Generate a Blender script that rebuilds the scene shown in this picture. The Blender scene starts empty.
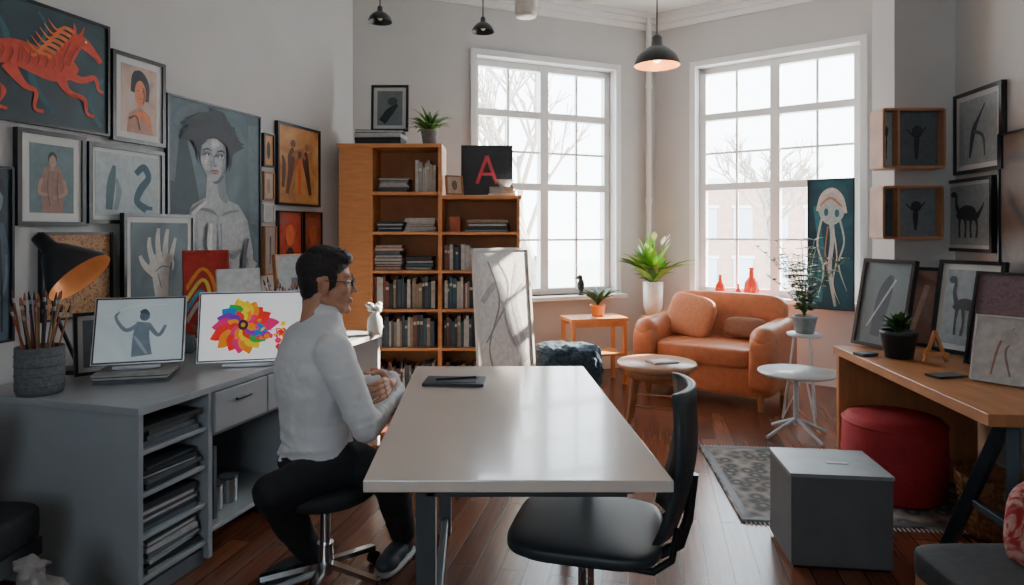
import bpy, math, random
from mathutils import Matrix, Vector, Euler
random.seed(7)
V=Vector
F=650.0; HZ=232.0; CH=1.4
scene=bpy.context.scene
col=scene.collection
# ---------------- materials ----------------
_m={}
def mat(name,c,rough=.5,metal=0,var=.12,scale=12,bump=0,emit=0,coat=0,spec=.5,stretch=None):
    if name in _m: return _m[name]
    m=bpy.data.materials.new(name); m.use_nodes=True
    nt=m.node_tree; N=nt.nodes; L=nt.links; b=N['Principled BSDF']
    b.inputs['Roughness'].default_value=rough; b.inputs['Metallic'].default_value=metal
    b.inputs['Coat Weight'].default_value=coat; b.inputs['Specular IOR Level'].default_value=spec
    tc=N.new('ShaderNodeTexCoord'); no=N.new('ShaderNodeTexNoise'); no.inputs['Scale'].default_value=scale; no.inputs['Detail'].default_value=4
    if stretch:
        mp=N.new('ShaderNodeMapping'); mp.inputs['Scale'].default_value=stretch
        L.new(tc.outputs['Object'],mp.inputs['Vector']); L.new(mp.outputs[0],no.inputs['Vector'])
    else: L.new(tc.outputs['Object'],no.inputs['Vector'])
    r=N.new('ShaderNodeValToRGB')
    r.color_ramp.elements[0].position=.3; r.color_ramp.elements[1].position=.7
    r.color_ramp.elements[0].color=tuple(max(0,x*(1-var)) for x in c)+(1,)
    r.color_ramp.elements[1].color=tuple(min(1,x*(1+var)) for x in c)+(1,)
    L.new(no.outputs['Fac'],r.inputs[0]); L.new(r.outputs[0],b.inputs['Base Color'])
    if emit:
        L.new(r.outputs[0],b.inputs['Emission Color']); b.inputs['Emission Strength'].default_value=emit
    if bump:
        bp=N.new('ShaderNodeBump'); bp.inputs['Strength'].default_value=bump; bp.inputs['Distance'].default_value=.01
        L.new(no.outputs['Fac'],bp.inputs['Height']); L.new(bp.outputs[0],b.inputs['Normal'])
    _m[name]=m; return m
def paint(c,emit=0):
    return mat('paint_%02x%02x%02x_%d'%(int(c[0]*255),int(c[1]*255),int(c[2]*255),int(emit*10)),c,.55,0,.15,30,0,emit)
def ramp_mat(name,cols,scale=4,kind='noise',rough=.5,emit=0,dist=1.0,stretch=(1,1,1)):
    if name in _m: return _m[name]
    m=bpy.data.materials.new(name); m.use_nodes=True
    nt=m.node_tree; N=nt.nodes; L=nt.links; b=N['Principled BSDF']; b.inputs['Roughness'].default_value=rough
    tc=N.new('ShaderNodeTexCoord'); mp=N.new('ShaderNodeMapping'); mp.inputs['Scale'].default_value=stretch
    L.new(tc.outputs['Object'],mp.inputs[0])
    if kind=='noise':
        t=N.new('ShaderNodeTexNoise'); t.inputs['Scale'].default_value=scale; t.inputs['Detail'].default_value=6; t.inputs['Distortion'].default_value=dist; o=t.outputs['Fac']
    else:
        t=N.new('ShaderNodeTexVoronoi'); t.inputs['Scale'].default_value=scale; o=t.outputs['Distance']
    L.new(mp.outputs[0],t.inputs['Vector'])
    r=N.new('ShaderNodeValToRGB'); cr=r.color_ramp
    n=len(cols)
    lo,hi=(.28,.72) if kind=='noise' else (0,1)
    cr.elements[0].position=lo; cr.elements[0].color=(*cols[0],1); cr.elements[1].position=hi; cr.elements[1].color=(*cols[-1],1)
    for i in range(1,n-1):
        e=cr.elements.new(lo+(hi-lo)*i/(n-1)); e.color=(*cols[i],1)
    L.new(o,r.inputs[0]); L.new(r.outputs[0],b.inputs['Base Color'])
    if emit: L.new(r.outputs[0],b.inputs['Emission Color']); b.inputs['Emission Strength'].default_value=emit
    _m[name]=m; return m
# ---------------- mesh builder ----------------
def align(d):
    return V(d).normalized().to_track_quat('Z','Y').to_matrix().to_4x4()
class B:
    def __init__(s,name,T=None):
        s.name=name; s.v=[]; s.f=[]; s.fm=[]; s.sm=[]; s.mats=[]; s.T=T or Matrix()
    def add(s,vs,fs,m,smooth=False,X=None):
        o=len(s.v); X=s.T@X if X is not None else s.T
        s.v+= [X@V(p) for p in vs]
        if m not in s.mats: s.mats.append(m)
        k=s.mats.index(m)
        for f in fs: s.f.append([i+o for i in f]); s.fm.append(k); s.sm.append(smooth)
    def box(s,c,d,m,rot=None):
        x,y,z=[a/2 for a in d]
        vs=[(-x,-y,-z),(x,-y,-z),(x,y,-z),(-x,y,-z),(-x,-y,z),(x,-y,z),(x,y,z),(-x,y,z)]
        X=Matrix.Translation(c)
        if rot is not None: X=X@(rot if isinstance(rot,Matrix) else Matrix.Rotation(rot,4,'Z'))
        s.add(vs,[(0,3,2,1),(4,5,6,7),(0,1,5,4),(1,2,6,5),(2,3,7,6),(3,0,4,7)],m,False,X)
    def bar(s,a,b,w,h,m):
        a=V(a);b=V(b); d=b-a
        up=V((0,0,1)) if abs(d.normalized().z)<.95 else V((0,1,0))
        x=d.normalized(); y=up.cross(x).normalized(); z=x.cross(y)
        R=Matrix((x,y,z)).transposed().to_4x4()
        s.box((a+b)/2,(d.length,w,h),m,R)
    def cyl(s,a,b,r0,r1,m,n=20,smooth=True):
        a=V(a);b=V(b); R=align(b-a); vs=[]
        for p,r in((a,r0),(b,r1)):
            for i in range(n):
                t=2*math.pi*i/n; vs.append(p+R@V((r*math.cos(t),r*math.sin(t),0)))
        s.add(vs,[(i,(i+1)%n,n+(i+1)%n,n+i) for i in range(n)],m,smooth)
        s.add(vs[:n],[tuple(reversed(range(n)))],m); s.add(vs[n:],[tuple(range(n))],m)
    def tube(s,pts,r,m,n=10):
        for a,b in zip(pts[:-1],pts[1:]): s.cyl(a,b,r,r,m,n)
        for p in pts[1:-1]: s.sph(p,(r,r,r),m,n,6)
    def sph(s,c,r,m,nu=20,nv=12,rot=None,e=1.0):
        if not hasattr(r,'__len__'): r=(r,r,r)
        g=lambda x:math.copysign(abs(x)**e,x)
        vs=[];
        for j in range(1,nv):
            p=-math.pi/2+math.pi*j/nv
            for i in range(nu):
                t=2*math.pi*i/nu
                vs.append((r[0]*g(math.cos(p))*g(math.cos(t)),r[1]*g(math.cos(p))*g(math.sin(t)),r[2]*g(math.sin(p))))
        k=len(vs); vs+=[(0,0,-r[2]),(0,0,r[2])]
        fs=[]
        for j in range(nv-2):
            for i in range(nu):
                a=j*nu+i;b=j*nu+(i+1)%nu; fs.append((a,b,b+nu,a+nu))
        for i in range(nu):
            fs.append((k,(i+1)%nu,i)); fs.append((k+1,(nv-2)*nu+i,(nv-2)*nu+(i+1)%nu))
        X=Matrix.Translation(c)
        if rot is not None: X=X@rot
        s.add(vs,fs,m,True,X)
    def rbox(s,c,d,m,e=.3,rot=None):
        if rot is not None and not isinstance(rot,Matrix): rot=Matrix.Rotation(rot,4,'Z')
        s.sph(c,(d[0]/2,d[1]/2,d[2]/2),m,40,24,rot,e)
    def lathe(s,prof,c,m,n=28,X=None):
        vs=[];
        for r,z in prof:
            for i in range(n):
                t=2*math.pi*i/n; vs.append((r*math.cos(t),r*math.sin(t),z))
        fs=[]
        for j in range(len(prof)-1):
            for i in range(n):
                a=j*n+i;b=j*n+(i+1)%n; fs.append((a,b,b+n,a+n))
        s.add(vs,fs,m,True,Matrix.Translation(c)@(X if X is not None else Matrix()))
    def cap(s,a,b,r0,r1,m,n=16):
        s.cyl(a,b,r0,r1,m,n); s.sph(a,r0,m,n,10); s.sph(b,r1,m,n,10)
    def loft(s,rings,m,n=24):
        vs=[]
        for (f,z,w,d) in rings:
            for i in range(n):
                t=2*math.pi*i/n; vs.append((f+d*math.cos(t),w*math.sin(t),z))
        fs=[]
        for j in range(len(rings)-1):
            for i in range(n):
                a=j*n+i;b=j*n+(i+1)%n; fs.append((a,b,b+n,a+n))
        fs.append(tuple(reversed(range(n)))); fs.append(tuple(range(len(vs)-n,len(vs))))
        s.add(vs,fs,m,True)
    def leaf(s,base,dirv,L,w,droop,m,k=6):
        d=V(dirv).normalized(); side=d.cross(V((0,0,1)))
        if side.length<.05: side=V((1,0,0))
        side.normalize(); p=V(base); vs=[]
        for i in range(k+1):
            t=i/k; ww=w*math.sin(math.pi*min(1,.08+t*.92))**.8*.5
            up=side.cross(d)
            vs+= [p-side*ww+up*ww*.3,p,p+side*ww+up*ww*.3]
            p=p+d*(L/k); d=(d+V((0,0,-droop/k))).normalized()
        fs=[]
        for i in range(k):
            a=i*3; fs+=[(a,a+1,a+4,a+3),(a+1,a+2,a+5,a+4)]
        s.add(vs,fs,m,True)
    def build(s,bevel=0,parent=None,mods=None):
        me=bpy.data.meshes.new(s.name)
        if s.v:
            xs=[p.x for p in s.v];ys=[p.y for p in s.v];zs=[p.z for p in s.v]
            o=V(((min(xs)+max(xs))/2,(min(ys)+max(ys))/2,min(zs)))
        else: o=V()
        if parent: o=V()
        me.from_pydata([p-o for p in s.v],[],s.f)
        for m in s.mats: me.materials.append(m)
        for p,k,q in zip(me.polygons,s.fm,s.sm): p.material_index=k; p.use_smooth=q
        me.update()
        ob=bpy.data.objects.new(s.name,me); ob.location=o; col.objects.link(ob)
        if bevel:
            b=ob.modifiers.new('bev','BEVEL'); b.width=bevel; b.segments=2; b.limit_method='ANGLE'; b.angle_limit=.9
        if parent: ob.parent=parent
        return ob
# ------------- room geometry -------------
H=3.68
A=V((-3.45,-1.5)); Lc=V((-1.39,5.67)); C=V((1.518,6.9)); E=V((3.4,5.514)); E2=V((3.4,4.15)); R0=V((2.66,3.9)); R1=V((2.12,-1.5))
class Wall:
    def __init__(s,p0,p1):
        s.p=p0; s.d=(p1-p0).normalized(); s.L=(p1-p0).length; s.n=V((s.d.y,-s.d.x))
    def P(s,u,z,o=0):
        q=s.p+s.d*u+s.n*o; return V((q.x,q.y,z))
    def M(s,u,z,o=0):
        q=s.P(u,z,o); R=Matrix(((s.d.x,0,s.n.x),(s.d.y,0,s.n.y),(0,1,0))).to_4x4()
        return Matrix.Translation(q)@R
    def hit(s,x,y):   # survey: where a photo sight-line meets this wall -> (u,z)
        r=V(((x-512)/F,1.0)); k=s.p.dot(s.n)/r.dot(s.n); q=r*k
        return (q-s.p).dot(s.d), CH+(HZ-y)/F*k
WL=Wall(A,Lc); WBL=Wall(Lc,C); WBR=Wall(C,E); WE=Wall(E,E2); WR=Wall(R0,R1); WS=Wall(R1,A)
wallm=mat('wall_plaster',(.56,.55,.545),.85,0,.03,3,.05)
ceilm=mat('ceiling_paint',(.72,.72,.71),.9,0,.02,3)
trimm=mat('trim_white',(.80,.80,.79),.45,0,.03,5)
def facing(pos,n2,tilt=0):
    n=V((n2[0],n2[1],0)).normalized(); d=V((-n.y,n.x,0)); up=V((0,0,1))
    c,s_=math.cos(tilt),math.sin(tilt); nn=n*c+up*s_; uu=up*c-n*s_
    R=Matrix((d,uu,nn)).transposed().to_4x4()
    return Matrix.Translation(pos)@R
def build_wall(name,w,openings=[],ext0=0,ext1=0,t=.28):
    b=B(name,w.M(0,0)); 
    us=sorted(openings); cur=-ext0
    def pc(u0,u1,z0,z1): b.box(((u0+u1)/2,(z0+z1)/2,-t/2),(u1-u0,z1-z0,t),wallm)
    for (u0,u1,z0,z1) in us:
        pc(cur,u0,0,H); pc(u0,u1,0,z0); pc(u0,u1,z1,H); cur=u1
    pc(cur,w.L+ext1,0,H); b.build()
wa=WBL.hit(476,60)[0],WBL.hit(615,60)[0],WBL.hit(546,296)[1],WBL.hit(546,63)[1]
wb=WBR.hit(696,60)[0],WBR.hit(860,60)[0],WBR.hit(777,298)[1],WBR.hit(777,55)[1]
ws=(2.2,3.4,1.3,2.4)
build_wall('wall_left',WL); build_wall('wall_back',WBL,[wa],0,.15); build_wall('wall_window_side',WBR,[wb],0.0,.2)
build_wall('wall_east',WE,[],0,0); build_wall('wall_right',WR); build_wall('wall_south',WS,[ws],.2,.2)
b=B('wall_pier'); b.box((2.98,4.03,H/2),(1.36,.24,H),wallm); b.build()
def window(name,w,o,ths,rows,off=-.14):
    u0,u1,z0,z1=o; b=B(name,w.M(0,0,0)); fr=.065; z=off
    def bx(a,c,e,f,d=.07,zz=z): b.box(((a+c)/2,(e+f)/2,zz),(c-a,f-e,d),trimm)
    bx(u0,u0+fr,z0,z1);bx(u1-fr,u1,z0,z1);bx(u0,u1,z1-fr,z1);bx(u0,u1,z0,z0+fr)
    um=(u0+u1)/2; bx(um-.045,um+.045,z0,z1,.09)
    for r in ths: bx(u0,u1,z0+r*(z1-z0)-.035,z0+r*(z1-z0)+.035,.085)
    for r in rows: bx(u0,u1,z0+r*(z1-z0)-.011,z0+r*(z1-z0)+.011,.03)
    for a,c in((u0,um),(um,u1)):
        m_=(a+c)/2; bx(m_-.012,m_+.012,z0,z1,.03)
    cw=.06
    for a,c,e,f in((u0-cw,u0,z0,z1+cw),(u1,u1+cw,z0,z1+cw),(u0,u1,z1,z1+cw)): bx(a,c,e,f,.025,.0125)
    b.box(((u0+u1)/2,z0-.02,-.01),(u1-u0+.16,.04,.26),trimm)
    b.build(.004)
    L=bpy.data.lights.new(name+'_portal','AREA'); L.shape='RECTANGLE'; L.size=u1-u0; L.size_y=z1-z0; L.cycles.is_portal=True
    lo=bpy.data.objects.new(name+'_portal',L); col.objects.link(lo)
    lo.matrix_world=w.M((u0+u1)/2,(z0+z1)/2,-.30)@Matrix.Rotation(math.pi,4,'X')
window('window_1',WBL,wa,[.47,.78],[.24,.62])
window('window_2',WBR,wb,[.47,.78],[.24,.62])
window('fill_window',WS,ws,[.5],[])  # unseen opening added behind the camera to let in fill light
# floor
fm=bpy.data.materials.new('floor_wood'); fm.use_nodes=True; nt=fm.node_tree; N=nt.nodes; Lk=nt.links; bs=N['Principled BSDF']
tc=N.new('ShaderNodeTexCoord'); mp=N.new('ShaderNodeMapping'); mp.inputs['Rotation'].default_value=(0,0,math.radians(-78))
br=N.new('ShaderNodeTexBrick'); br.inputs['Scale'].default_value=1; br.inputs['Brick Width'].default_value=1.3; br.inputs['Row Height'].default_value=.105
br.inputs['Mortar Size'].default_value=.0025; br.inputs['Color1'].default_value=(.115,.036,.018,1); br.inputs['Color2'].default_value=(.21,.074,.038,1); br.inputs['Mortar'].default_value=(.012,.006,.004,1)
no=N.new('ShaderNodeTexNoise'); mp2=N.new('ShaderNodeMapping'); mp2.inputs['Scale'].default_value=(1.5,30,1); no.inputs['Scale'].default_value=2; no.inputs['Detail'].default_value=6
Lk.new(tc.outputs['Object'],mp.inputs[0]); Lk.new(mp.outputs[0],br.inputs['Vector']); Lk.new(mp.outputs[0],mp2.inputs[0]); Lk.new(mp2.outputs[0],no.inputs['Vector'])
mx=N.new('ShaderNodeMix'); mx.data_type='RGBA'; mx.blend_type='OVERLAY'; mx.inputs[0].default_value=.55
Lk.new(br.outputs['Color'],mx.inputs[6]); Lk.new(no.outputs['Fac'],mx.inputs[7]); Lk.new(mx.outputs[2],bs.inputs['Base Color'])
bs.inputs['Roughness'].default_value=.24
bp=N.new('ShaderNodeBump'); bp.inputs['Strength'].default_value=.25; bp.inputs['Distance'].default_value=.004; Lk.new(br.outputs['Fac'],bp.inputs['Height']); bp.invert=True; Lk.new(bp.outputs[0],bs.inputs['Normal'])
ex=[(-3.8,-1.8),(-1.6,5.85),(1.5,7.2),(3.7,5.6),(3.7,3.9),(2.9,3.9),(2.4,-1.8)]
n=len(ex)
b=B('floor'); b.add([(x,y,0) for x,y in ex]+[(x,y,-.15) for x,y in ex],[tuple(reversed(range(n))),tuple(range(n,2*n))]+[(i,(i+1)%n,n+(i+1)%n,n+i) for i in range(n)],fm); b.build()
b=B('ceiling'); b.add([(x,y,H) for x,y in ex]+[(x,y,H+.15) for x,y in ex],[tuple(range(n)),tuple(reversed(range(n,2*n)))]+[(i,(i+1)%n,n+(i+1)%n,n+i) for i in range(n)],ceilm); b.build()
for nm,w in(('left',WL),('back',WBL),('window_side',WBR),('right',WR)):
    b=B('baseboard_'+nm,w.M(0,0)); b.box((w.L/2,.07,.01),(w.L-.03,.14,.02),trimm); b.box((w.L/2,.15,.006),(w.L-.03,.02,.012),trimm); b.build(.003)
for i,w in enumerate((WL,WBL,WBR,WR)):
    b=B('trim_%d'%(i+1),w.M(0,0)); 
    for k,(hh,dd) in enumerate(((.16,.025),(.10,.06),(.05,.10))): b.box((w.L/2,H-hh/2,dd/2),(w.L-.02,hh,dd),trimm)
    b.build(.006)
b=B('heating_pipe'); q=WBL.P(WBL.L-.12,0,.06); b.cyl((q.x,q.y,0),(q.x,q.y,H),.028,.028,trimm,16)
for z in(.4,1.7,2.9): b.cyl((q.x,q.y,z),(q.x,q.y,z+.05),.036,.036,trimm,16)
b.build()
# ------------- art helpers -------------
def cat(pts,k=6):
    P=[pts[0]]+list(pts)+[pts[-1]]; out=[]
    for i in range(1,len(P)-2):
        for j in range(k):
            t=j/k; out.append(tuple(.5*((2*P[i][a])+(-P[i-1][a]+P[i+1][a])*t+(2*P[i-1][a]-5*P[i][a]+4*P[i+1][a]-P[i+2][a])*t*t+(-P[i-1][a]+3*P[i][a]-3*P[i+1][a]+P[i+2][a])*t**3) for a in range(len(P[0]))))
    out.append(tuple(pts[-1])); return out
def S(c,*pts): return ('s',c,pts)
def O(c,x,y,rx,ry,a=0): return ('o',c,(x,y,rx,ry,a))
def G(c,*pts): return ('g',c,pts)
def draw(b,shapes,w,h,z,emit=0,X=None):
    X=X or Matrix()
    for i,(k,c,p) in enumerate(shapes):
        zz=z+.0003*(i+1); m=paint(c,emit) if not isinstance(c,bpy.types.Material) else c
        if k=='o':
            x,y,rx,ry,a=p; n=24; vs=[]
            for j in range(n):
                t=2*math.pi*j/n; px,py=rx*w*math.cos(t),ry*h*math.sin(t)
                vs.append((x*w+px*math.cos(a)-py*math.sin(a),y*h+px*math.sin(a)+py*math.cos(a),zz))
            b.add(vs,[tuple(range(n))],m,False,X)
        elif k=='g': b.add([(x*w,y*h,zz) for x,y in p],[tuple(range(len(p)))],m,False,X)
        else:
            q=cat([(x*w,y*h,ww*min(w,h)) for x,y,ww in p]); vs=[]
            for j,(x,y,ww) in enumerate(q):
                a=V(q[max(0,j-1)][:2]); e=V(q[min(len(q)-1,j+1)][:2]); d=(e-a)
                if d.length<1e-6: d=V((1,0))
                d.normalize(); nx,ny=-d.y*ww/2,d.x*ww/2
                vs+=[(x-nx,y-ny,zz),(x+nx,y+ny,zz)]
            b.add(vs,[(2*j,2*j+2,2*j+3,2*j+1) for j in range(len(q)-1)],m,False,X)
blackf=mat('frame_black',(.010,.010,.013),.3); whitef=mat('mat_board',(.64,.64,.62),.8,0,.03)
woodf=mat('frame_wood',(.35,.15,.06),.45,0,.25,10,0,0,0,.5,(1,8,1))
def picture(name,M,w,h,fw=.02,fmt=None,mw=0,bg=None,shapes=[],depth=.03,matm=None):
    b=B(name,M); fmt=fmt or blackf
    b.box((0,0,depth*.3),(w-.004,h-.004,depth*.6),fmt)
    if fw:
        for c,s_ in(((0,h/2-fw/2,depth/2),(w,fw,depth)),((0,-h/2+fw/2,depth/2),(w,fw,depth)),((-w/2+fw/2,0,depth/2),(fw,h-2*fw,depth)),((w/2-fw/2,0,depth/2),(fw,h-2*fw,depth))): b.box(c,s_,fmt)
    z=depth*.6+.001
    iw,ih=w-2*fw,h-2*fw
    if mw:
        b.box((0,0,z),(iw,ih,.002),matm or whitef); z+=.0015; iw-=2*mw; ih-=2*mw
    b.box((0,0,z),(iw,ih,.002),bg or paint((.6,.6,.6)))
    draw(b,shapes,iw,ih,z+.001)
    return b.build()
def onwall(name,w,x0,x1,yt,yb,off=.004,**k):
    u0,_=w.hit(x0,HZ);u1,_=w.hit(x1,HZ); xc=(x0+x1)/2
    z1=w.hit(xc,yt)[1]; z0=w.hit(xc,yb)[1]
    return picture(name,w.M((u0+u1)/2,(z0+z1)/2,off),abs(u1-u0),z1-z0,**k)
red=(.62,.055,.02); ora=(.72,.15,.03)
tealbg=ramp_mat('art_teal',[(.004,.014,.02),(.008,.035,.05),(.015,.07,.085)],4)
greybg=ramp_mat('art_grey',[(.025,.055,.075),(.07,.12,.15),(.15,.21,.25)],2.2)
rd=(.30,.02,.012)
horse=[S((.012,.09,.12),(-.45,-.3,.05),(-.2,.1,.06),(-.3,.4,.03)),S((.012,.09,.12),(.1,-.4,.04),(-.05,-.1,.06),(.05,.3,.03),(.0,.45,.02)),S((.012,.09,.12),(.45,-.45,.05),(.36,-.2,.04),(.47,.0,.03)),
 S(red,(-.35,-.02,.13),(-.15,.05,.22),(.08,.0,.24),(.2,.02,.18),(.26,.08,.09)),
 S(red,(.14,.02,.19),(.2,.16,.16),(.26,.27,.12),(.31,.33,.07)),S(red,(.23,.31,.10),(.32,.29,.11),(.40,.22,.07),(.44,.17,.055),(.45,.15,.03)),
 S(red,(.25,.34,.04),(.25,.41,.025),(.24,.45,.005)),S(red,(.29,.34,.04),(.31,.40,.02),(.32,.44,.005)),
 S(red,(.2,-.02,.10),(.3,-.05,.06),(.4,.0,.045),(.43,-.1,.03),(.47,-.12,.03)),S(red,(.14,-.05,.12),(.2,-.18,.06),(.32,-.22,.045),(.34,-.34,.03),(.4,-.36,.03)),
 S(red,(-.3,-.05,.15),(-.32,-.2,.07),(-.22,-.28,.04),(-.26,-.4,.03),(-.2,-.43,.03)),S(red,(-.2,-.05,.13),(-.1,-.2,.06),(-.02,-.24,.04),(-.03,-.38,.03),(.03,-.4,.03)),
 S(red,(-.37,0,.08),(-.44,.12,.05),(-.4,.26,.04),(-.47,.38,.01))]
for i in range(7):
    t=i/6; x=.25-.17*t; y=.36-.28*t; horse+=[S(ora,(x,y,.035),(x-.07,y+.02,.03),(x-.13,y-.02,.02),(x-.19,y+.05,.004))]
for i in range(9): x=-.3+i*.055; horse+=[S(rd,(x,-.03,.004),(x+.02,.04,.016),(x+.01,.09,.004))]
horse+=[S(rd,(.2,.05,.012),(.23,.16,.018),(.27,.24,.01)),S(rd,(.15,.07,.012),(.18,.17,.018),(.21,.26,.01)),S(rd,(.38,.19,.008),(.42,.165,.012),(.445,.155,.006)),O((.85,.7,.3),.325,.305,.008,.011),S(ora,(-.42,.1,.015),(-.46,.22,.02),(-.43,.34,.005)),S(rd,(.22,-.19,.01),(.3,-.22,.015),(.33,-.3,.008)),S(rd,(-.3,-.15,.01),(-.25,-.26,.015),(-.25,-.36,.008))]
onwall('horse_painting',WL,-55,105,0,124,fw=.012,bg=tealbg,shapes=horse)
skinp=(.42,.25,.18); dk=(.012,.018,.028)
fig=lambda c1,c2,c3:[O(c3,0,.30,.10,.10),G(c1,(-.24,-.5),(-.27,-.05),(-.2,.14),(-.05,.2),(.05,.2),(.2,.14),(.27,-.05),(.24,-.5)),O(skinp,0,.26,.08,.09),S(skinp,(0,.2,.1),(0,.12,.1)),S(c2,(-.24,-.0,.08),(-.3,-.2,.08),(-.05,-.24,.06)),S(c2,(.24,.0,.08),(.3,-.2,.08),(.02,-.28,.06)),S(c3,(-.08,.32,.04),(0,.38,.06),(.08,.32,.04)),S(dk,(-.03,.235,.008),(.03,.235,.008)),S((.2,.1,.07),(-.1,.1,.02),(-.12,-.15,.03),(-.06,-.4,.02)),S((.2,.1,.07),(.12,.1,.02),(.1,-.15,.03),(.14,-.4,.02))]
onwall('framed_woman_sketch',WL,108,161,57,144,mw=.035,bg=ramp_mat('art_pink',[(.5,.48,.46),(.55,.36,.28),(.18,.2,.25)],5),shapes=[S(dk,(-.15,.1,.2),(-.05,.35,.3),(.15,.25,.25),(.2,0,.12)),O((.68,.22,.10),.02,.1,.16,.2),S((.35,.08,.04),(.1,.2,.05),(.14,.06,.06),(.08,-.05,.03)),G((.45,.22,.15),(-.35,-.5),(-.3,-.22),(0,-.1),(.3,-.22),(.38,-.5)),S((.8,.2,.05),(-.2,-.3,.06),(.1,-.2,.1),(.3,-.4,.05)),S(dk,(-.06,.14,.02),(-.01,.14,.02)),S(dk,(.07,.14,.02),(.12,.14,.02)),S(dk,(.0,.02,.015),(.06,.02,.015)),S(dk,(-.3,-.3,.05),(-.1,-.25,.03),(.0,-.45,.05))])
pale=(.36,.38,.40); sh1=(.19,.215,.24); sh2=(.08,.105,.125); hi=(.55,.55,.54)
ptr=[S((.02,.045,.06),(-.45,-.45,.25),(-.33,-.1,.3),(-.42,.3,.2)),S((.10,.15,.18),(.42,.45,.12),(.46,.1,.18),(.44,-.1,.1)),S((.09,.13,.16),(-.1,.48,.08),(-.4,.4,.1),(-.48,.1,.08)),
 G(pale,(-.30,-.5),(-.37,-.25),(-.36,-.1),(-.27,-.01),(-.12,.035),(.06,.035),(.24,-.0),(.35,-.08),(.42,-.25),(.43,-.5)),
 S(pale,(-.02,.15,.20),(-.02,.02,.22)),S(sh1,(.045,.16,.07),(.05,.06,.09),(.11,.015,.05)),S(sh2,(-.09,.135,.02),(-.02,.12,.05),(.06,.15,.03)),
 G(pale,(-.19,.30),(-.185,.21),(-.155,.165),(-.10,.125),(-.05,.112),(.0,.125),(.055,.165),(.085,.22),(.09,.31),(0,.37),(-.12,.37)),
 G(sh1,(.03,.14),(.055,.165),(.085,.22),(.09,.32),(.055,.33),(.05,.26),(.045,.2)),
 S(hi,(-.14,.2,.02),(-.12,.24,.04),(-.13,.28,.02)),S(hi,(-.06,.29,.04),(-.03,.33,.06),(-.0,.30,.03))]
for i in range(26):
    a=math.pi*(.02+.96*i/25); r0=.12; r1=random.uniform(.26,.36); cx,cy=-.04,.28
    k_=random.choice([dk,(.015,.02,.03),(.005,.01,.015)])
    ptr.append(S(k_,(cx+1.35*r0*math.cos(a),cy+.55*r0*math.sin(a),.10),(cx+r1*.62*math.cos(a-.15)*1.2,cy+.03+r1*.40*math.sin(a-.1),.09),(cx+r1*1.2*math.cos(a+.1),cy+.02+r1*.52*math.sin(a+.05),.004)))
ptr+=[S(dk,(-.2,.34,.10),(-.1,.375,.09),(.0,.37,.09),(.11,.33,.09)),S(dk,(.12,.33,.06),(.13,.24,.04),(.11,.17,.01)),S(dk,(-.2,.32,.05),(-.215,.25,.03),(-.2,.2,.008)),
 S(dk,(-.165,.268,.007),(-.125,.278,.014),(-.08,.268,.006)),S(dk,(-.02,.268,.006),(.025,.278,.014),(.065,.266,.007)),
 S(sh1,(-.16,.25,.02),(-.12,.258,.028),(-.08,.248,.02)),S(sh1,(-.02,.248,.02),(.02,.258,.028),(.06,.248,.02)),
 O((.7,.7,.7),-.12,.246,.026,.0065),O((.7,.7,.7),.022,.246,.026,.0065),O(dk,-.118,.247,.011,.0068),O(dk,.024,.247,.011,.0068),S(dk,(-.15,.25,.004),(-.12,.256,.008),(-.088,.249,.004)),S(dk,(-.008,.249,.004),(.022,.256,.008),(.055,.249,.004)),
 S(sh1,(-.058,.25,.008),(-.066,.215,.012),(-.052,.198,.02)),S(sh2,(-.075,.196,.006),(-.052,.193,.008),(-.03,.197,.006)),
 S((.32,.07,.07),(-.095,.166,.006),(-.07,.171,.014),(-.052,.168,.014),(-.035,.171,.014),(-.01,.166,.006)),S((.38,.10,.09),(-.085,.161,.006),(-.052,.156,.016),(-.02,.161,.006)),
 S(sh1,(-.24,-.03,.015),(-.1,-.035,.025),(-.03,-.06,.01)),S(sh1,(.22,-.03,.015),(.1,-.04,.025),(.02,-.06,.01)),S(sh2,(-.29,-.14,.02),(-.25,-.3,.04),(-.26,-.48,.05)),S(sh2,(.33,-.18,.03),(.28,-.32,.05),(.3,-.48,.05)),
 S(sh1,(-.2,-.24,.03),(-.1,-.275,.045),(.0,-.25,.02)),S(sh1,(.06,-.25,.02),(.15,-.275,.045),(.24,-.24,.03)),S(sh1,(.01,-.1,.012),(.015,-.25,.02),(.01,-.4,.015)),
 S(pale,(.40,-.3,.11),(.25,-.42,.10),(.05,-.40,.07),(-.08,-.36,.06)),S(sh2,(.38,-.36,.02),(.22,-.46,.02),(.03,-.43,.015)),S(hi,(-.3,-.06,.03),(-.22,-.02,.03),(-.14,.01,.01)),S(hi,(-.1,-.1,.03),(-.12,-.2,.06),(-.1,-.24,.02)),
 S((.05,.08,.1),(-.5,-.4,.1),(-.36,-.46,.08),(-.2,-.48,.05))]
onwall('portrait_painting',WL,163,257,105,303,fw=.012,bg=greybg,shapes=ptr)
onwall('framed_figure_print',WL,12,81,132,226,mw=.04,bg=paint((.13,.19,.21)),shapes=fig((.30,.17,.13),skinp,dk))
onwall('framed_double_print',WL,84,160,147,224,mw=.02,bg=paint((.38,.44,.46)),shapes=[S((.06,.12,.15),(-.3,-.4,.12),(-.27,0,.15),(-.22,.3,.06)),S((.2,.26,.28),(-.2,-.4,.08),(-.15,-.1,.1),(-.2,.1,.04)),S((.02,.08,.12),(.12,.2,.1),(.25,.32,.12),(.33,.15,.12),(.2,-.05,.14),(.14,-.25,.12),(.3,-.38,.14)),S((.02,.08,.12),(.2,-.35,.08),(.4,-.36,.06))])
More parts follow.
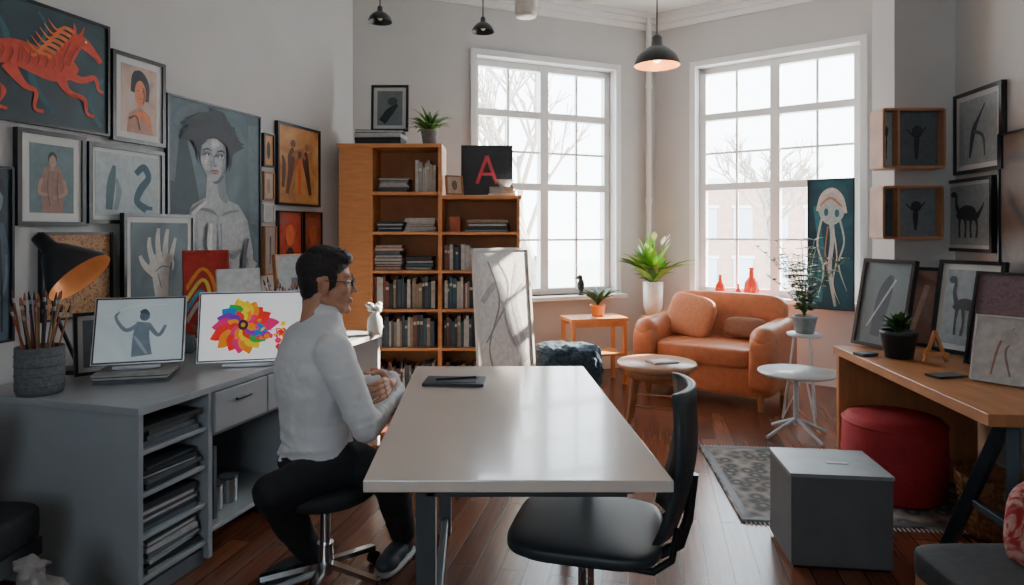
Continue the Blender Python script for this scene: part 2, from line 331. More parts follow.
onwall('dark_figure_painting',WL,-45,9,165,345,fw=.01,bg=ramp_mat('art_dark',[(.006,.012,.02),(.02,.05,.07)],4),shapes=[O((.2,.25,.28),.2,.33,.13,.09),S(dk,(.05,.36,.15),(.2,.43,.2),(.36,.35,.1)),G((.05,.09,.12),(-.3,-.5),(-.2,.05),(.05,.2),(.35,.18),(.48,0),(.46,-.5)),S((.12,.17,.2),(.1,.1,.03),(.2,-.1,.04),(.05,-.3,.05)),S((.12,.17,.2),(.4,.0,.05),(.36,-.2,.06),(.1,-.32,.06)),S(dk,(.25,.1,.04),(.3,-.2,.05),(.3,-.45,.04))])
onwall('pattern_print',WL,37,108,232,318,fw=.012,bg=ramp_mat('art_pattern',[(.02,.06,.08),(.38,.13,.03),(.50,.32,.15),(.25,.04,.02),(.5,.4,.25)],14,'noise',.6,0,3))
hc=(.50,.48,.45)
onwall('framed_hand_drawing',WL,112,184,214,312,off=.050,mw=.03,fw=.018,bg=ramp_mat('art_hand_bg',[(.03,.06,.08),(.12,.18,.2)],3),shapes=[S(hc,(.05,-.48,.26),(.03,-.2,.34),(.02,-.02,.34)),O(hc,.02,-.02,.22,.16),S(hc,(-.14,.02,.1),(-.2,.2,.08),(-.2,.32,.05)),S(hc,(-.04,.08,.1),(-.06,.3,.08),(-.04,.43,.05)),S(hc,(.07,.08,.1),(.09,.3,.08),(.12,.42,.05)),S(hc,(.17,.04,.09),(.22,.2,.07),(.26,.31,.045)),S(hc,(-.12,-.12,.12),(-.28,-.02,.09),(-.36,.1,.05)),S((.16,.2,.22),(-.1,-.1,.02),(.02,-.04,.02),(.16,-.06,.01)),S((.16,.2,.22),(.0,-.3,.02),(-.06,-.12,.02)),S((.2,.25,.3),(-.09,.05,.015),(-.1,.2,.015)),S((.2,.25,.3),(.02,.07,.015),(.02,.25,.015)),S((.16,.2,.22),(.15,-.45,.05),(.16,-.2,.06),(.18,0,.03))])
brn=ramp_mat('art_brown',[(.22,.07,.02),(.5,.22,.06),(.62,.38,.15)],4)
redbg=ramp_mat('art_red',[(.08,.01,.005),(.45,.045,.015),(.1,.14,.15)],6)
onwall('small_orange_print',WL,260,271,134,167,fw=.012,bg=brn,shapes=[O(dk,0,0,.2,.3)])
onwall('small_pale_print',WL,260,271,172,200,fw=.012,fmt=woodf,bg=paint((.45,.38,.3)),shapes=[O((.3,.2,.15),0,0,.2,.3)])
onwall('small_blue_print',WL,260,271,204,222,fw=.008,fmt=whitef,bg=paint((.4,.42,.42)))
onwall('dancers_painting',WL,274,317,126,206,fw=.018,bg=brn,shapes=[S((.12,.04,.02),(-.3,-.38,.07),(-.22,-.1,.12),(-.2,.1,.16),(-.17,.22,.06)),O((.10,.04,.03),-.16,.28,.06,.05),S((.08,.03,.02),(.28,-.38,.07),(.2,-.1,.12),(.15,.08,.16),(.18,.2,.06)),O((.28,.1,.05),.19,.26,.06,.05),S((.35,.12,.05),(-.18,.12,.05),(-.0,.2,.05),(.15,.1,.05)),S((.6,.10,.02),(.0,-.38,.06),(.0,-.1,.1),(.0,.08,.1)),O((.1,.04,.03),0,.15,.05,.05),S((.1,.04,.02),(-.4,-.3,.06),(-.38,.0,.08),(-.42,.1,.04))])
onwall('red_abstract_print',WL,275,299,211,268,fw=.012,bg=redbg,shapes=[O((.65,.14,.04),0,.08,.2,.2),S(dk,(-.2,-.4,.1),(.0,-.2,.2),(.2,-.4,.1))])
onwall('dark_red_print',WL,301,319,212,262,fw=.012,bg=ramp_mat('art_red2',[(.03,.01,.01),(.28,.05,.02),(.06,.08,.09)],7),shapes=[O((.35,.08,.03),0,.05,.22,.2)])
onwall('beige_print',WL,261,273,226,275,fw=.01,fmt=woodf,bg=paint((.32,.28,.25)),shapes=[S((.1,.07,.07),(0,-.3,.1),(.05,.3,.15))])
# ------------- left desk -------------
dl=V((.276,.961)).normalized(); nl=V((dl.y,-dl.x))
D0=V((-1.38,2.40))
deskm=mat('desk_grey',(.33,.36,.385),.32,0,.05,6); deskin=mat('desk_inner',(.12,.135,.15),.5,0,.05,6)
DT=Matrix(((dl.x,-nl.x,0,D0.x),(dl.y,-nl.y,0,D0.y),(0,0,1,0),(0,0,0,1)))
b=B('studio_desk',DT); DD=.85
b.box((.95,DD/2,.735),(1.92,DD+.02,.03),deskm)
b.box((.012,DD/2,.37),(.024,DD,.70),deskm)
b.box((.37,DD/2,.37),(.024,DD,.70),deskm)
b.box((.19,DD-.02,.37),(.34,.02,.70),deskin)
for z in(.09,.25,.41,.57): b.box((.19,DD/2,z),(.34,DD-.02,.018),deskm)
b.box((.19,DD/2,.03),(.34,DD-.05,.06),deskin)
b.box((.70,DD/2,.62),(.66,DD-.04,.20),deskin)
for x0,x1 in((.385,.73),(.74,1.03)):
    b.box(((x0+x1)/2,-.002,.63),(x1-x0,.02,.17),deskm); b.bar(((x0+x1)/2-.05,-.02,.66),((x0+x1)/2+.05,-.02,.66),.012,.012,blackf)
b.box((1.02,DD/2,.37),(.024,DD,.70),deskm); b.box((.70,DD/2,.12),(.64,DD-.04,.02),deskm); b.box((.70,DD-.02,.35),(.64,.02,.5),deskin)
b.box((1.88,DD/2,.37),(.03,DD,.70),deskm)
b.build(.003)
bookcols=[(.02,.025,.03),(.05,.07,.09),(.55,.53,.5),(.12,.16,.18),(.3,.08,.05),(.4,.36,.3),(.08,.09,.11),(.6,.6,.6),(.25,.18,.12),(.1,.2,.25)]
def bmat(cols=bookcols): return paint(random.choice(cols))
def vbooks(b,x0,x1,y,z,hmax,d=.18,cols=bookcols):
    x=x0
    while x<x1-.012:
        w=random.uniform(.013,.034); 
        if x+w>x1: break
        h=hmax*random.uniform(.72,.97); c=bmat(cols)
        b.box((x+w/2,y+d/2+random.uniform(0,.01),z+h/2),(w*.94,d,h),c)
        if random.random()<.5: b.box((x+w/2,y-.001+.0,z+h*.75),(w*.8,.004,h*.1),paint((.6,.55,.4)))
        x+=w
def stack(b,cx,cy,z,n,w,d,cols=bookcols,rot=0,th=(.012,.03),hmax=9,pages=.5):
    z0=z
    for i in range(n):
        t=random.uniform(*th)
        if z+t>z0+hmax: break
        ww=w*random.uniform(.85,1); dd=d*random.uniform(.85,1); a=rot+random.uniform(-.08,.08)
        if random.random()<pages:
            c=bmat(cols)
            b.box((cx,cy,z+t*.12),(ww,dd,t*.16),c,a); b.box((cx,cy,z+t*.84),(ww,dd,t*.16),c,a); b.box((cx,cy,z+t*.48),(ww*.97,dd*.97,t*.6),paint((.5,.48,.45)),a)
        else: b.box((cx,cy,z+t/2),(ww,dd,t*.94),bmat(cols),a)
        z+=t
    return z
b=B('desk_shelf_papers',DT)
gr=[(.012,.016,.02),(.03,.04,.05),(.3,.32,.33),(.09,.11,.13),(.02,.025,.03),(.45,.45,.45)]
for z,hm in((.10,.13),(.26,.12),(.42,.10),(.58,.09)): stack(b,.19,.17,z,11,.29,.32,gr,0,(.008,.026),hm,.45)
b.build()
b=B('portfolio_boards',DT)
for i,(hh,c) in enumerate(((.36,(.42,.26,.18)),(.38,(.36,.33,.3)),(.32,(.08,.1,.12)))): b.box((.42+i*.03,.25,.131+hh/2),(.018,.36,hh),paint(c))
b.build()
b=B('stored_paint_tins',DT); tin=mat('tin',(.45,.46,.47),.3,.8)
for x in(.56,.66): b.cyl((x,.15,.131),(x,.15,.24),.042,.042,tin); b.cyl((x,.15,.24),(x,.15,.25),.044,.044,paint((.1,.12,.14)))
b.build()
def onz(x,y,z=.75):
    Y=F*(CH-z)/(y-HZ); return V(((x-512)/F*Y,Y,z))
def brushpot(name,p,r,h,n,cm,hl=.2):
    b=B(name); x,y,z=p
    b.lathe([(0,z+.001),(r*.92,z+.001),(r,z+.02),(r,z+h),(r-.008,z+h),(r-.01,z+.02),(0,z+.02)],(x,y,0),cm)
    for k in range(4): b.lathe([(r+.0005,z+h*.2*(k+1)),(r+.003,z+h*.2*(k+1)+.004),(r+.0005,z+h*.2*(k+1)+.008)],(x,y,0),cm)
    for i in range(n):
        a=random.uniform(0,6.28); rr=random.uniform(0,r*.6); t=random.uniform(.02,.3); L=h*.5+random.uniform(hl*.5,hl*.95)
        p0=V((x+rr*math.cos(a),y+rr*math.sin(a),z+h*.5)); d=V((math.cos(a)*t,math.sin(a)*t,1)).normalized(); p1=p0+d*L
        hc_=random.choice([(.3,.12,.05),(.35,.06,.03),(.35,.2,.1),(.03,.03,.04),(.45,.16,.05),(.02,.02,.03)])
        b.cyl(p0,p1,.0035,.004,paint(hc_),8); b.cyl(p1,p1+d*.018,.005,.005,tin,8); b.cyl(p1+d*.018,p1+d*.05,.006,.002,paint(random.choice([(.08,.04,.02),(.02,.015,.01),(.4,.1,.03)])),8)
    return b.build()
potm=mat('pot_grey',(.13,.14,.15),.7,0,.25,60,.4)
brushpot('brush_pot',onz(40,393),.085,.19,28,potm,.20)
brushpot('brush_jar',V((-1.34,3.75,.75)),.07,.15,22,mat('jar_dark',(.05,.07,.09),.3),.22)
brushpot('brush_jar',V((-1.12,3.9,.75)),.06,.14,14,mat('jar_dark',(.05,.07,.09),.3),.2)
brushpot('brush_jar',V((-1.62,3.95,.75)),.06,.16,16,mat('jar_dark',(.05,.07,.09),.3),.26)
p=onz(80,378); picture('small_standing_frame',facing(V((p.x+.03,p.y+.06,.75+.145)),(.65,-.76),.15),.17,.28,.015,blackf,.02,paint((.12,.14,.16)),[O(dk,0,0,.2,.3)])
def display(name,p,n2,w,h,tilt,bg,shapes,emit=.3):
    z=p[2]; b=B(name)
    X=facing(V((p[0],p[1],z+.02)),n2,tilt); b.T=X
    alu=mat('aluminium',(.5,.52,.54),.3,.8)
    b.box((0,h/2,0),(w,h,.012),alu); b.box((0,h/2,.007),(w-.008,h-.008,.003),blackf)
    b.box((0,h/2,.009),(w-.022,h-.022,.002),bg)
    draw(b,shapes,w-.022,h-.022,.0102,emit,Matrix.Translation((0,h/2,0)))
    b.T=facing(V((p[0],p[1],z)),n2,0)
    b.bar((0,.006,.03),(0,.006,-.16),w*.4,.010,alu); b.bar((0,.012,-.14),(0,h*.6,-.02-h*.6*math.tan(tilt)),.05,.01,alu); b.box((0,.012,.02),(w*.5,.014,.03),alu)
    return b.build(.002)
b=B('book_stack'); p=onz(138,378); zt=stack(b,p.x,p.y,.751,3,.33,.24,gr,math.radians(15),(.012,.018)); b.build()
display('drawing_tablet',(p.x+.0,p.y,zt),(.3,-.95),.37,.30,.28,ramp_mat('screen_pale',[(.40,.50,.54),(.55,.63,.66)],3,'noise',.3,.3),[O((.12,.18,.24),.05,.22,.06,.08),S((.16,.22,.28),(.04,.12,.20),(.02,-.12,.24),(.04,-.42,.30)),S((.16,.22,.28),(-.02,.08,.07),(-.16,.0,.06),(-.28,.2,.045),(-.24,.32,.04)),S((.16,.22,.28),(.1,.08,.07),(.22,-.1,.06),(.30,.06,.045)),S((.6,.68,.7),(-.4,.2,.015),(-.1,.38,.02),(.3,.40,.01)),S((.3,.36,.42),(-.06,-.1,.03),(.02,-.25,.05),(.1,-.4,.03)),S((.06,.1,.14),(.0,.27,.05),(.05,.30,.07),(.1,.24,.04))],.2)
# vivid flower / paint splash illustration
fl=[]
pet=[(.85,.02,.01),(.95,.28,.0),(.9,.65,.0),(.03,.42,.05),(.0,.22,.6),(.2,.02,.45),(.8,.01,.18)]
cols_=[6,0,0,1,2,2,3,4,5,6,0,1,0,6,1,2,3,4]
for i in range(18):
    a=i/18*6.283; c=pet[cols_[i]]; r_=random.uniform(.8,1.2)
    fl.append(S(c,(-.08+.05*math.cos(a),.02+.06*math.sin(a),.08),(-.08+.17*r_*math.cos(a),.02+.26*r_*math.sin(a),.22),(-.08+.25*r_*math.cos(a+.05),.02+.38*r_*math.sin(a+.05),.13),(-.08+.30*r_*math.cos(a+.05),.02+.45*r_*math.sin(a+.05),.01)))
for i in range(14):
    a=i/14*6.283+.2; fl.append(S(pet[[0,6,1,2,0,5,1][i%7]],(-.08+.03*math.cos(a),.02+.03*math.sin(a),.04),(-.08+.09*math.cos(a),.02+.14*math.sin(a),.12),(-.08+.16*math.cos(a),.02+.24*math.sin(a),.01)))
fl.append(O((.05,.01,.03),-.08,.02,.05,.08)); fl.append(O((.6,.3,.0),-.08,.02,.022,.035))
for i in range(46):
    t=random.random(); fl.append(O(random.choice(pet[:3]+pet[6:]+[pet[5]]),.06+.36*t+random.uniform(-.06,.06),-.05-.3*t*random.random()+random.uniform(-.14,.14),random.uniform(.005,.032),random.uniform(.008,.05),random.uniform(0,3)))
display('pen_display',(-1.27,3.16,.751),(.22,-.97),.49,.34,.2,mat('screen_white',(.82,.84,.85),.3,0,.02,3,0,.45),fl,.35)
picture('rainbow_painting',facing(V((-1.74,3.70,.755+.27)),(.6,-.8),.12),.24,.54,.012,paint((.5,.03,.02)),0,paint((.5,.03,.02)),[S((.8,.28,.03),(-.5,.1,.09),(-.1,.32,.09),(.2,.1,.09),(.2,-.5,.09)),S((.8,.6,.1),(-.5,-.02,.09),(-.1,.2,.09),(.08,.0,.09),(.08,-.5,.09)),S((.05,.32,.45),(-.5,-.13,.09),(-.15,.08,.09),(-.04,-.1,.09),(-.04,-.5,.09)),S((.5,.5,.45),(-.5,-.25,.09),(-.2,-.05,.09),(-.15,-.2,.09),(-.15,-.5,.09))])
picture('blank_canvas',facing(V((-1.52,3.62,.755+.22)),(.7,-.7),.12),.24,.44,0,whitef,0,paint((.6,.62,.62)),[S((.45,.45,.45),(-.3,-.2,.1),(.2,.2,.1))])
picture('leaning_canvas',facing(V((-1.44,4.25,.755+.25)),(.9,-.42),.1),.3,.5,.012,woodf,0,paint((.25,.27,.28)),[S((.06,.06,.08),(0,-.3,.2),(.05,.2,.2))])
cer=mat('ceramic_white',(.75,.74,.72),.25)
green=mat('leaf_green',(.05,.17,.03),.45,0,.4,8); green2=mat('leaf_light',(.20,.40,.05),.45,0,.4,8); darkg=mat('leaf_dark',(.02,.05,.025),.45,0,.4,8)
soil=mat('soil',(.03,.02,.015),.95,0,.3,60,.5)
def pot(b,p,r,h,m,taper=.75):
    b.lathe([(0,.001),(r*taper,.001),(r,h*.85),(r*1.04,h*.86),(r*1.04,h),(r*.92,h),(r*.9,h*.88),(0,h*.88)],p,m); b.lathe([(0,h*.9),(r*.9,h*.885)],p,soil)
b=B('mini_potted_plant'); pot(b,(-1.62,3.42,.75),.045,.09,cer)
for i in range(16):
    a=random.uniform(0,6.28); b.leaf((-1.62,3.42,.83),(math.cos(a)*.5,math.sin(a)*.5,1),random.uniform(.07,.13),.025,1,green)
b.build()
def mug(name,p,m,r=.04,h=.095):
    b=B(name); b.lathe([(0,.001),(r*.9,.001),(r,.01),(r,h),(r-.005,h),(r-.006,.012),(0,.012)],p,m)
    x,y,z=p; b.tube([V((x+r,y,z+h*.8)),V((x+r+.022,y,z+h*.75)),V((x+r+.027,y,z+h*.5)),V((x+r+.02,y,z+h*.25)),V((x+r,y,z+h*.2))],.005,m,8); b.build()
mug('coffee_mug',(-1.50,3.38,.75),cer); mug('coffee_mug',(-1.75,3.50,.75),mat('ceramic_blue',(.15,.22,.27),.3))
b=B('paint_bottles')
for i,(x,y,c) in enumerate(((-1.78,3.22,(.5,.5,.5)),(-1.87,3.28,(.05,.1,.15)),(-1.80,3.34,(.5,.12,.04)),(-1.95,3.36,(.4,.4,.38)),(-1.88,3.42,(.08,.2,.2)))):
    b.lathe([(0,.001),(.026,.001),(.028,.01),(.028,.09),(.02,.11),(.012,.118),(.012,.14),(0,.14)],(x,y,.75),paint(c),18); b.cyl((x,y,.885),(x,y,.905),.014,.013,blackf,14)
b.build()
b=B('white_flower_vase'); vx,vy=-.87,4.12
b.lathe([(0,.001),(.04,.001),(.05,.05),(.045,.10),(.025,.13),(.03,.14),(.024,.14),(.02,.12),(0,.02)],(vx,vy,.75),cer)
for i in range(12):
    a=random.uniform(0,6.28); t=V((math.cos(a)*.5,math.sin(a)*.5,1)).normalized(); e=V((vx,vy,.86))+t*random.uniform(.04,.09); b.cyl((vx,vy,.86),e,.003,.002,green,6); b.sph(e,(.022,.022,.018),cer,10,6)
b.build()
lampm=mat('lamp_black',(.012,.014,.017),.35)
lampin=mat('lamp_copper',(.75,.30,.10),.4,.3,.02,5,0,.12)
lampin2=mat('lamp_copper_lit',(.9,.42,.15),.4,.2,.02,5,0,1.0)
bulbm=mat('bulb',(1,.72,.42),.3,0,.01,5,0,3); bulboff=mat('bulb_frosted',(.8,.7,.55),.3)
b=B('desk_lamp'); lb=V((-2.02,3.03,.75))
b.cyl(lb,lb+V((0,0,.02)),.08,.075,lampm,28)
jo=V((-2.08,2.96,1.03)); hd=V((-1.99,2.78,1.345))
b.tube([lb+V((0,0,.02)),jo,hd],.009,lampm); b.sph(jo,(.02,.02,.02),lampm); 
ax=V((.60,.02,-.60)).normalized(); Q=align(ax)
b.lathe([(0,-.05),(.03,-.05),(.035,.02),(.06,.05),(.135,.18),(.14,.20)],hd,lampm,32,Q)
b.lathe([(.137,.20),(.13,.178),(.056,.055),(0,.045)],hd,lampin,32,Q)
b.sph(hd+ax*.11,(.03,.03,.03),bulboff); b.build()
def pl(name,loc,e,c,r=.03):
    L=bpy.data.lights.new(name,'POINT'); L.energy=e; L.color=c; L.shadow_soft_size=r; o=bpy.data.objects.new(name,L); o.location=loc; col.objects.link(o)
blk=mat('black_fabric',(.014,.015,.018),.75,0,.3,40,.2)
b=B('black_armchair'); b.rbox((-1.86,2.08,.40),(.48,.42,.14),blk,.35); b.rbox((-2.07,2.08,.60),(.14,.42,.50),blk,.4)
b.box((-1.86,2.08,.31),(.44,.38,.06),blackf)
for x in(-2.05,-1.68):
    for y in(1.92,2.24): b.cyl((x,y,0),(x,y,.3),.018,.022,blackf)
b.build()
b=B('grey_cushion'); b.rbox((-1.90,2.12,.63),(.12,.34,.32),mat('cushion_grey',(.35,.32,.31),.9,0,.1,30,.3),.5,Matrix.Rotation(.2,4,'Y')); b.build()
def lumpy(ob,strength,size,voxel=.012,smooth=2):
    r=ob.modifiers.new('rm','REMESH'); r.mode='VOXEL'; r.voxel_size=voxel; r.use_smooth_shade=True
    if smooth:
        s_=ob.modifiers.new('sm','SMOOTH'); s_.iterations=smooth; s_.factor=.5
    if strength:
        tx=bpy.data.textures.new(ob.name+'_tx','CLOUDS'); tx.noise_scale=size; tx.noise_depth=3
        d=ob.modifiers.new('dp','DISPLACE'); d.texture=tx; d.strength=strength; d.mid_level=.5; d.texture_coords='LOCAL'
bagm=mat('plastic_bag',(.30,.27,.26),.35,0,.1,10)
b=B('plastic_bag'); b.sph((-1.46,1.98,.17),(.115,.14,.16),bagm); b.sph((-1.46,1.98,.33),(.035,.04,.06),bagm); b.sph((-1.46,1.98,.39),(.06,.03,.02),bagm); lumpy(b.build(),.06,.05,.008,1)
# ------------- bookshelf -------------
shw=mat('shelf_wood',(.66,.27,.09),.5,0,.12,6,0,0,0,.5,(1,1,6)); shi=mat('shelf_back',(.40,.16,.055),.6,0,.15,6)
b=B('bookcase'); y0,y1=5.20,5.54; yc=(y0+y1)/2; dp=y1-y0; t=.024
xa,xb,xc_,xd=-1.385,-1.14,-.576,.064; zt,zl=2.08,1.68
b.box(((xa+xb)/2,yc,zt/2),(xb-xa,dp,zt-.002),shw)
b.box((xb+t/2,yc,zt/2),(t,dp,zt),shw); b.box((xc_,yc,zt/2),(t*1.3,dp,zt),shw); b.box((xd-t/2,yc,zl/2),(t,dp,zl),shw)
b.box(((xa+xc_)/2,yc-.005,zt+.012),(xc_-xa+.03,dp+.02,.03),shw); b.box(((xc_+xd)/2+.01,yc,zl+.0),(xd-xc_+.01,dp+.01,.028),shw)
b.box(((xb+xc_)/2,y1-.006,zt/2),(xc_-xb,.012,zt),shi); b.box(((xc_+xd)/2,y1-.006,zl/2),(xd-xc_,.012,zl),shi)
lev=[.08,.46,.77,1.08,1.39,1.71]
for z in lev: b.box(((xb+xc_)/2,yc,z),(xc_-xb,dp-.01,t),shw)
for z in lev[:-1]: b.box(((xc_+xd)/2,yc,z),(xd-xc_,dp-.01,t),shw)
b.build(.002)
b=B('shelf_books'); zt_=t/2+.001
c1=[(.02,.025,.03),(.05,.07,.1),(.5,.47,.43),(.03,.05,.07),(.6,.58,.55),(.18,.05,.04),(.3,.22,.15),(.03,.09,.12)]
c2=[(.35,.08,.04),(.45,.16,.06),(.1,.12,.14),(.42,.36,.3),(.05,.1,.14)]
for z in lev[:3]:
    vbooks(b,xb+.03,xc_-.03,5.24,z+zt_,.27,.18,c1); vbooks(b,xc_+.03,xd-.03,5.24,z+zt_,.27,.18,c1)
z=lev[3]+zt_; stack(b,-1.0,5.34,z,8,.24,.2,c2,0,(.015,.03),.24); stack(b,-.75,5.34,z,4,.24,.2,c1,0,(.02,.03)); vbooks(b,xc_+.03,-.33,5.24,z,.24,.18,c1); stack(b,-.15,5.34,z,4,.3,.2,c1)
z=lev[4]+zt_; stack(b,-.99,5.34,z,5,.22,.2,c1,0,(.012,.02)); stack(b,-.74,5.34,z,6,.26,.2,[(.55,.52,.48),(.5,.46,.4),(.3,.12,.07)],0,(.015,.025)); stack(b,-.2,5.34,z,4,.36,.2,c1,0,(.015,.03))
b.box((-.46,5.3,z+.06),(.08,.1,.12),paint((.45,.10,.04)))
z=lev[5]+zt_; stack(b,-.96,5.34,z,6,.26,.2,[(.5,.47,.42),(.3,.27,.23),(.1,.1,.1)],0,(.015,.022)); vbooks(b,-.78,xc_-.03,5.24,z,.27,.18,[(.45,.44,.42),(.4,.34,.26),(.5,.5,.5)])
b.build()
topz=zt+.028
b=B('portfolio_stack'); zz=stack(b,-1.08,5.36,topz,4,.42,.26,[(.02,.02,.025),(.04,.05,.06),(.5,.5,.5),(.02,.02,.02)],0,(.02,.035),9,.3); b.build()
picture('tabletop_framed_picture',facing(V((-1.02,5.45,zz+.205)),(0,-1),.06),.31,.39,.02,blackf,.03,paint((.16,.19,.19)),[S(dk,(-.3,-.4,.3),(0,-.1,.3),(.3,.1,.1)),O((.05,.08,.06),.1,.2,.2,.12)])
b=B('potted_fern'); pp=V((-.68,5.36,topz)); pot(b,pp,.07,.13,mat('pot_stone',(.25,.28,.29),.6,0,.2,30))
for i in range(60):
    a=random.uniform(0,6.28); t_=random.uniform(.2,1.2); b.leaf(pp+V((0,0,.1)),(math.cos(a)*t_,math.sin(a)*t_,1),random.uniform(.16,.28),.03,1.4,random.choice([green,green2]))
b.build()
lowz=zl+.015
picture('letter_a_painting',facing(V((-.21,5.46,lowz+.22)),(0,-1),.08),.43,.42,.008,blackf,0,paint((.03,.035,.045)),[S((.70,.07,.09),(-.2,-.28,.07),(0,.3,.07)),S((.70,.07,.09),(.2,-.28,.07),(0,.3,.07)),S((.70,.07,.09),(-.12,-.08,.06),(.12,-.08,.06))])
picture('small_angled_frame',facing(V((-.48,5.33,lowz+.085)),(.5,-.86),.15),.15,.16,.012,woodf,0,paint((.5,.42,.32)),[O((.2,.12,.08),0,0,.2,.3)])
b=B('paper_stack'); z_=stack(b,-.08,5.33,lowz,5,.22,.17,[(.6,.52,.42),(.5,.16,.08),(.65,.63,.6)],0,(.01,.02)); b.build()
b=B('decorative_bowl'); b.lathe([(0,.001),(.035,.001),(.07,.05),(.075,.06),(.066,.055),(.03,.01),(0,.01)],(-.06,5.33,z_),cer); b.build()
picture('leaning_ink_drawing',facing(V((-.06,4.94,.64)),(.66,-.75),.08),.56,1.28,.02,whitef,.02,paint((.66,.66,.64)),[S((.42,.42,.42),(-.45,.2,.1),(-.1,.3,.12),(.1,.0,.12),(.4,-.2,.1)),S((.3,.3,.31),(-.4,-.05,.03),(0,.15,.04),(.4,.3,.04)),S((.25,.25,.25),(-.3,.45,.03),(-.1,.2,.04),(-.35,-.1,.03),(-.1,-.4,.04)),S((.45,.45,.45),(.3,.45,.04),(.2,.2,.12),(.35,-.1,.1),(.1,-.4,.1)),S((.3,.3,.31),(-.1,.45,.02),(.1,.3,.03),(-.0,.1,.02),(.2,-.1,.03))])
# ------------- throw / side tables / plants -------------
b=B('blue_throw_ottoman'); bl=mat('knit_blue',(.025,.055,.085),.95,0,.5,50,.8)
b.rbox((.46,5.38,.24),(.54,.40,.46),bl,.4); b.sph((.36,5.31,.44),(.2,.14,.06),bl); b.sph((.59,5.36,.42),(.14,.14,.06),bl); lumpy(b.build(),.05,.05)
lw=mat('light_wood',(.58,.25,.09),.45,0,.15,6,0,0,0,.5,(1,8,1))
Ts=Matrix.Translation((.76,6.05,0))@Matrix.Rotation(math.atan2(WBL.d.y,WBL.d.x)*.6,4,'Z')
b=B('wooden_side_table',Ts); b.box((0,0,.60),(.56,.34,.03),lw); b.box((0,0,.28),(.5,.3,.02),lw)
for x in(-.25,.25):
    for y in(-.14,.14): b.box((x,y,.295),(.035,.035,.585),lw)
b.box((0,-.145,.56),(.5,.015,.05),lw); b.box((0,.145,.56),(.5,.015,.05),lw); b.build(.003)
b=B('terracotta_potted_plant'); pp=Ts@V((.04,0,.616)); pot(b,pp,.07,.11,mat('terracotta',(.62,.22,.06),.6))
for i in range(34):
    a=random.uniform(0,6.28); b.leaf(pp+V((0,0,.1)),(math.cos(a)*.8,math.sin(a)*.8,1),random.uniform(.18,.34),.04,1,random.choice([green,darkg]))
b.build()
b=B('bird_figurine'); q=WBL.P(WBL.hit(578,297)[0],wa[2]+.001,.06)
b.sph(q+V((0,0,.10)),(.035,.03,.07),blk); b.sph(q+V((-.01,0,.175)),(.028,.026,.028),blk); b.cyl(q+V((-.03,0,.175)),q+V((-.07,0,.165)),.01,.002,blk,8); b.cyl(q,q+V((0,0,.05)),.03,.012,blk,12); b.build()
px_,py_=1.41,6.50
b=B('plant_pedestal'); b.lathe([(0,.535),(.115,.535),(.118,.55),(.115,.565),(0,.565)],(px_,py_,0),lw,28)
for k in range(3):
    a=k*2.094+.4; d=V((math.cos(a),math.sin(a),0)); b.cyl(V((px_,py_,0))+d*.11,V((px_,py_,.54))+d*.08,.011,.016,lw,10)
b.lathe([(0,.25),(.085,.25),(.085,.262),(0,.262)],(px_,py_,0),lw,24); b.build(.002)
b=B('potted_peace_lily'); pp=V((px_,py_,.566)); b.lathe([(0,.001),(.07,.001),(.095,.1),(.10,.34),(.09,.34),(.088,.3),(0,.3)],pp,cer)
for i in range(90):
    a=random.uniform(0,6.28); t_=random.uniform(.15,1.1)
    L_=random.uniform(.30,.54)*(.55 if math.sin(a)>.1 else 1); b.leaf(pp+V((0,0,.3)),(math.cos(a)*t_,math.sin(a)*t_*.8,1.1),L_,.09,1.1,random.choice([green,green2,green2]))
for i in range(6):
    a=random.uniform(3.1,6.28); e=pp+V((math.cos(a)*.12,math.sin(a)*.12,random.uniform(.58,.76))); b.cyl(pp+V((0,0,.3)),e,.004,.004,green2,6); b.leaf(e,(math.cos(a)*.5,math.sin(a)*.5,1),.10,.055,.3,cer)
b.build()
rg=mat('red_glass',(.65,.05,.02),.15,0,.1,5,0,0,.5)
for nm,x,s_ in(('red_bottle_vase',753,1.05),('red_bottle_vase',722,.75),('amber_jar',740,.45)):
    u,_=WBR.hit(x,HZ); q=WBR.P(u,wb[2]+.001,.05); b=B(nm)
    b.lathe([(0,0),(.045*s_,0),(.07*s_,.05*s_),(.062*s_,.13*s_),(.026*s_,.18*s_),(.020*s_,.25*s_),(.028*s_,.27*s_),(.014*s_,.26*s_),(0,.2*s_)],q,rg); b.build()
# ------------- sofa -------------
lea=mat('leather_tan',(.48,.165,.072),.42,0,.12,20,.08)
ST=Matrix.Translation((1.75,5.60,0))@Matrix.Rotation(math.atan2(-.593,.805),4,'Z')
b=B('leather_armchair',ST)
W_=1.18
b.rbox((0,.02,.22),(W_-.1,.74,.26),lea,.18)
b.rbox((0,-.06,.40),(W_-.36,.66,.17),lea,.28)
b.rbox((0,.31,.57),(W_-.16,.20,.58),lea,.3,Matrix.Rotation(-.12,4,'X'))
for s_ in(-1,1):
    b.rbox((s_*(W_/2-.10),-.02,.37),(.21,.80,.46),lea,.3); b.cap((s_*(W_/2-.10),-.31,.56),(s_*(W_/2-.10),.28,.57),.105,.105,lea,24)
    for y in(-.33,.33): b.cyl((s_*(W_/2-.12),y,0),(s_*(W_/2-.12),y,.13),.018,.03,woodf,12)
b.build()
b=B('tan_throw_pillow',ST); b.sph((-.24,.06,.655),(.21,.07,.19),mat('pillow_tan',(.55,.23,.12),.8,0,.1,40,.2),32,20,Matrix.Rotation(-.35,4,'X')@Matrix.Rotation(.2,4,'Y'),.5); b.build()
b=B('brown_lumbar_pillow',ST); b.sph((.24,.10,.58),(.19,.07,.09),mat('pillow_brown',(.22,.10,.06),.8,0,.1,40,.2),32,20,Matrix.Rotation(-.3,4,'X'),.6); b.build()
tw=mat('table_top_pale',(.50,.28,.17),.3,0,.1,5)
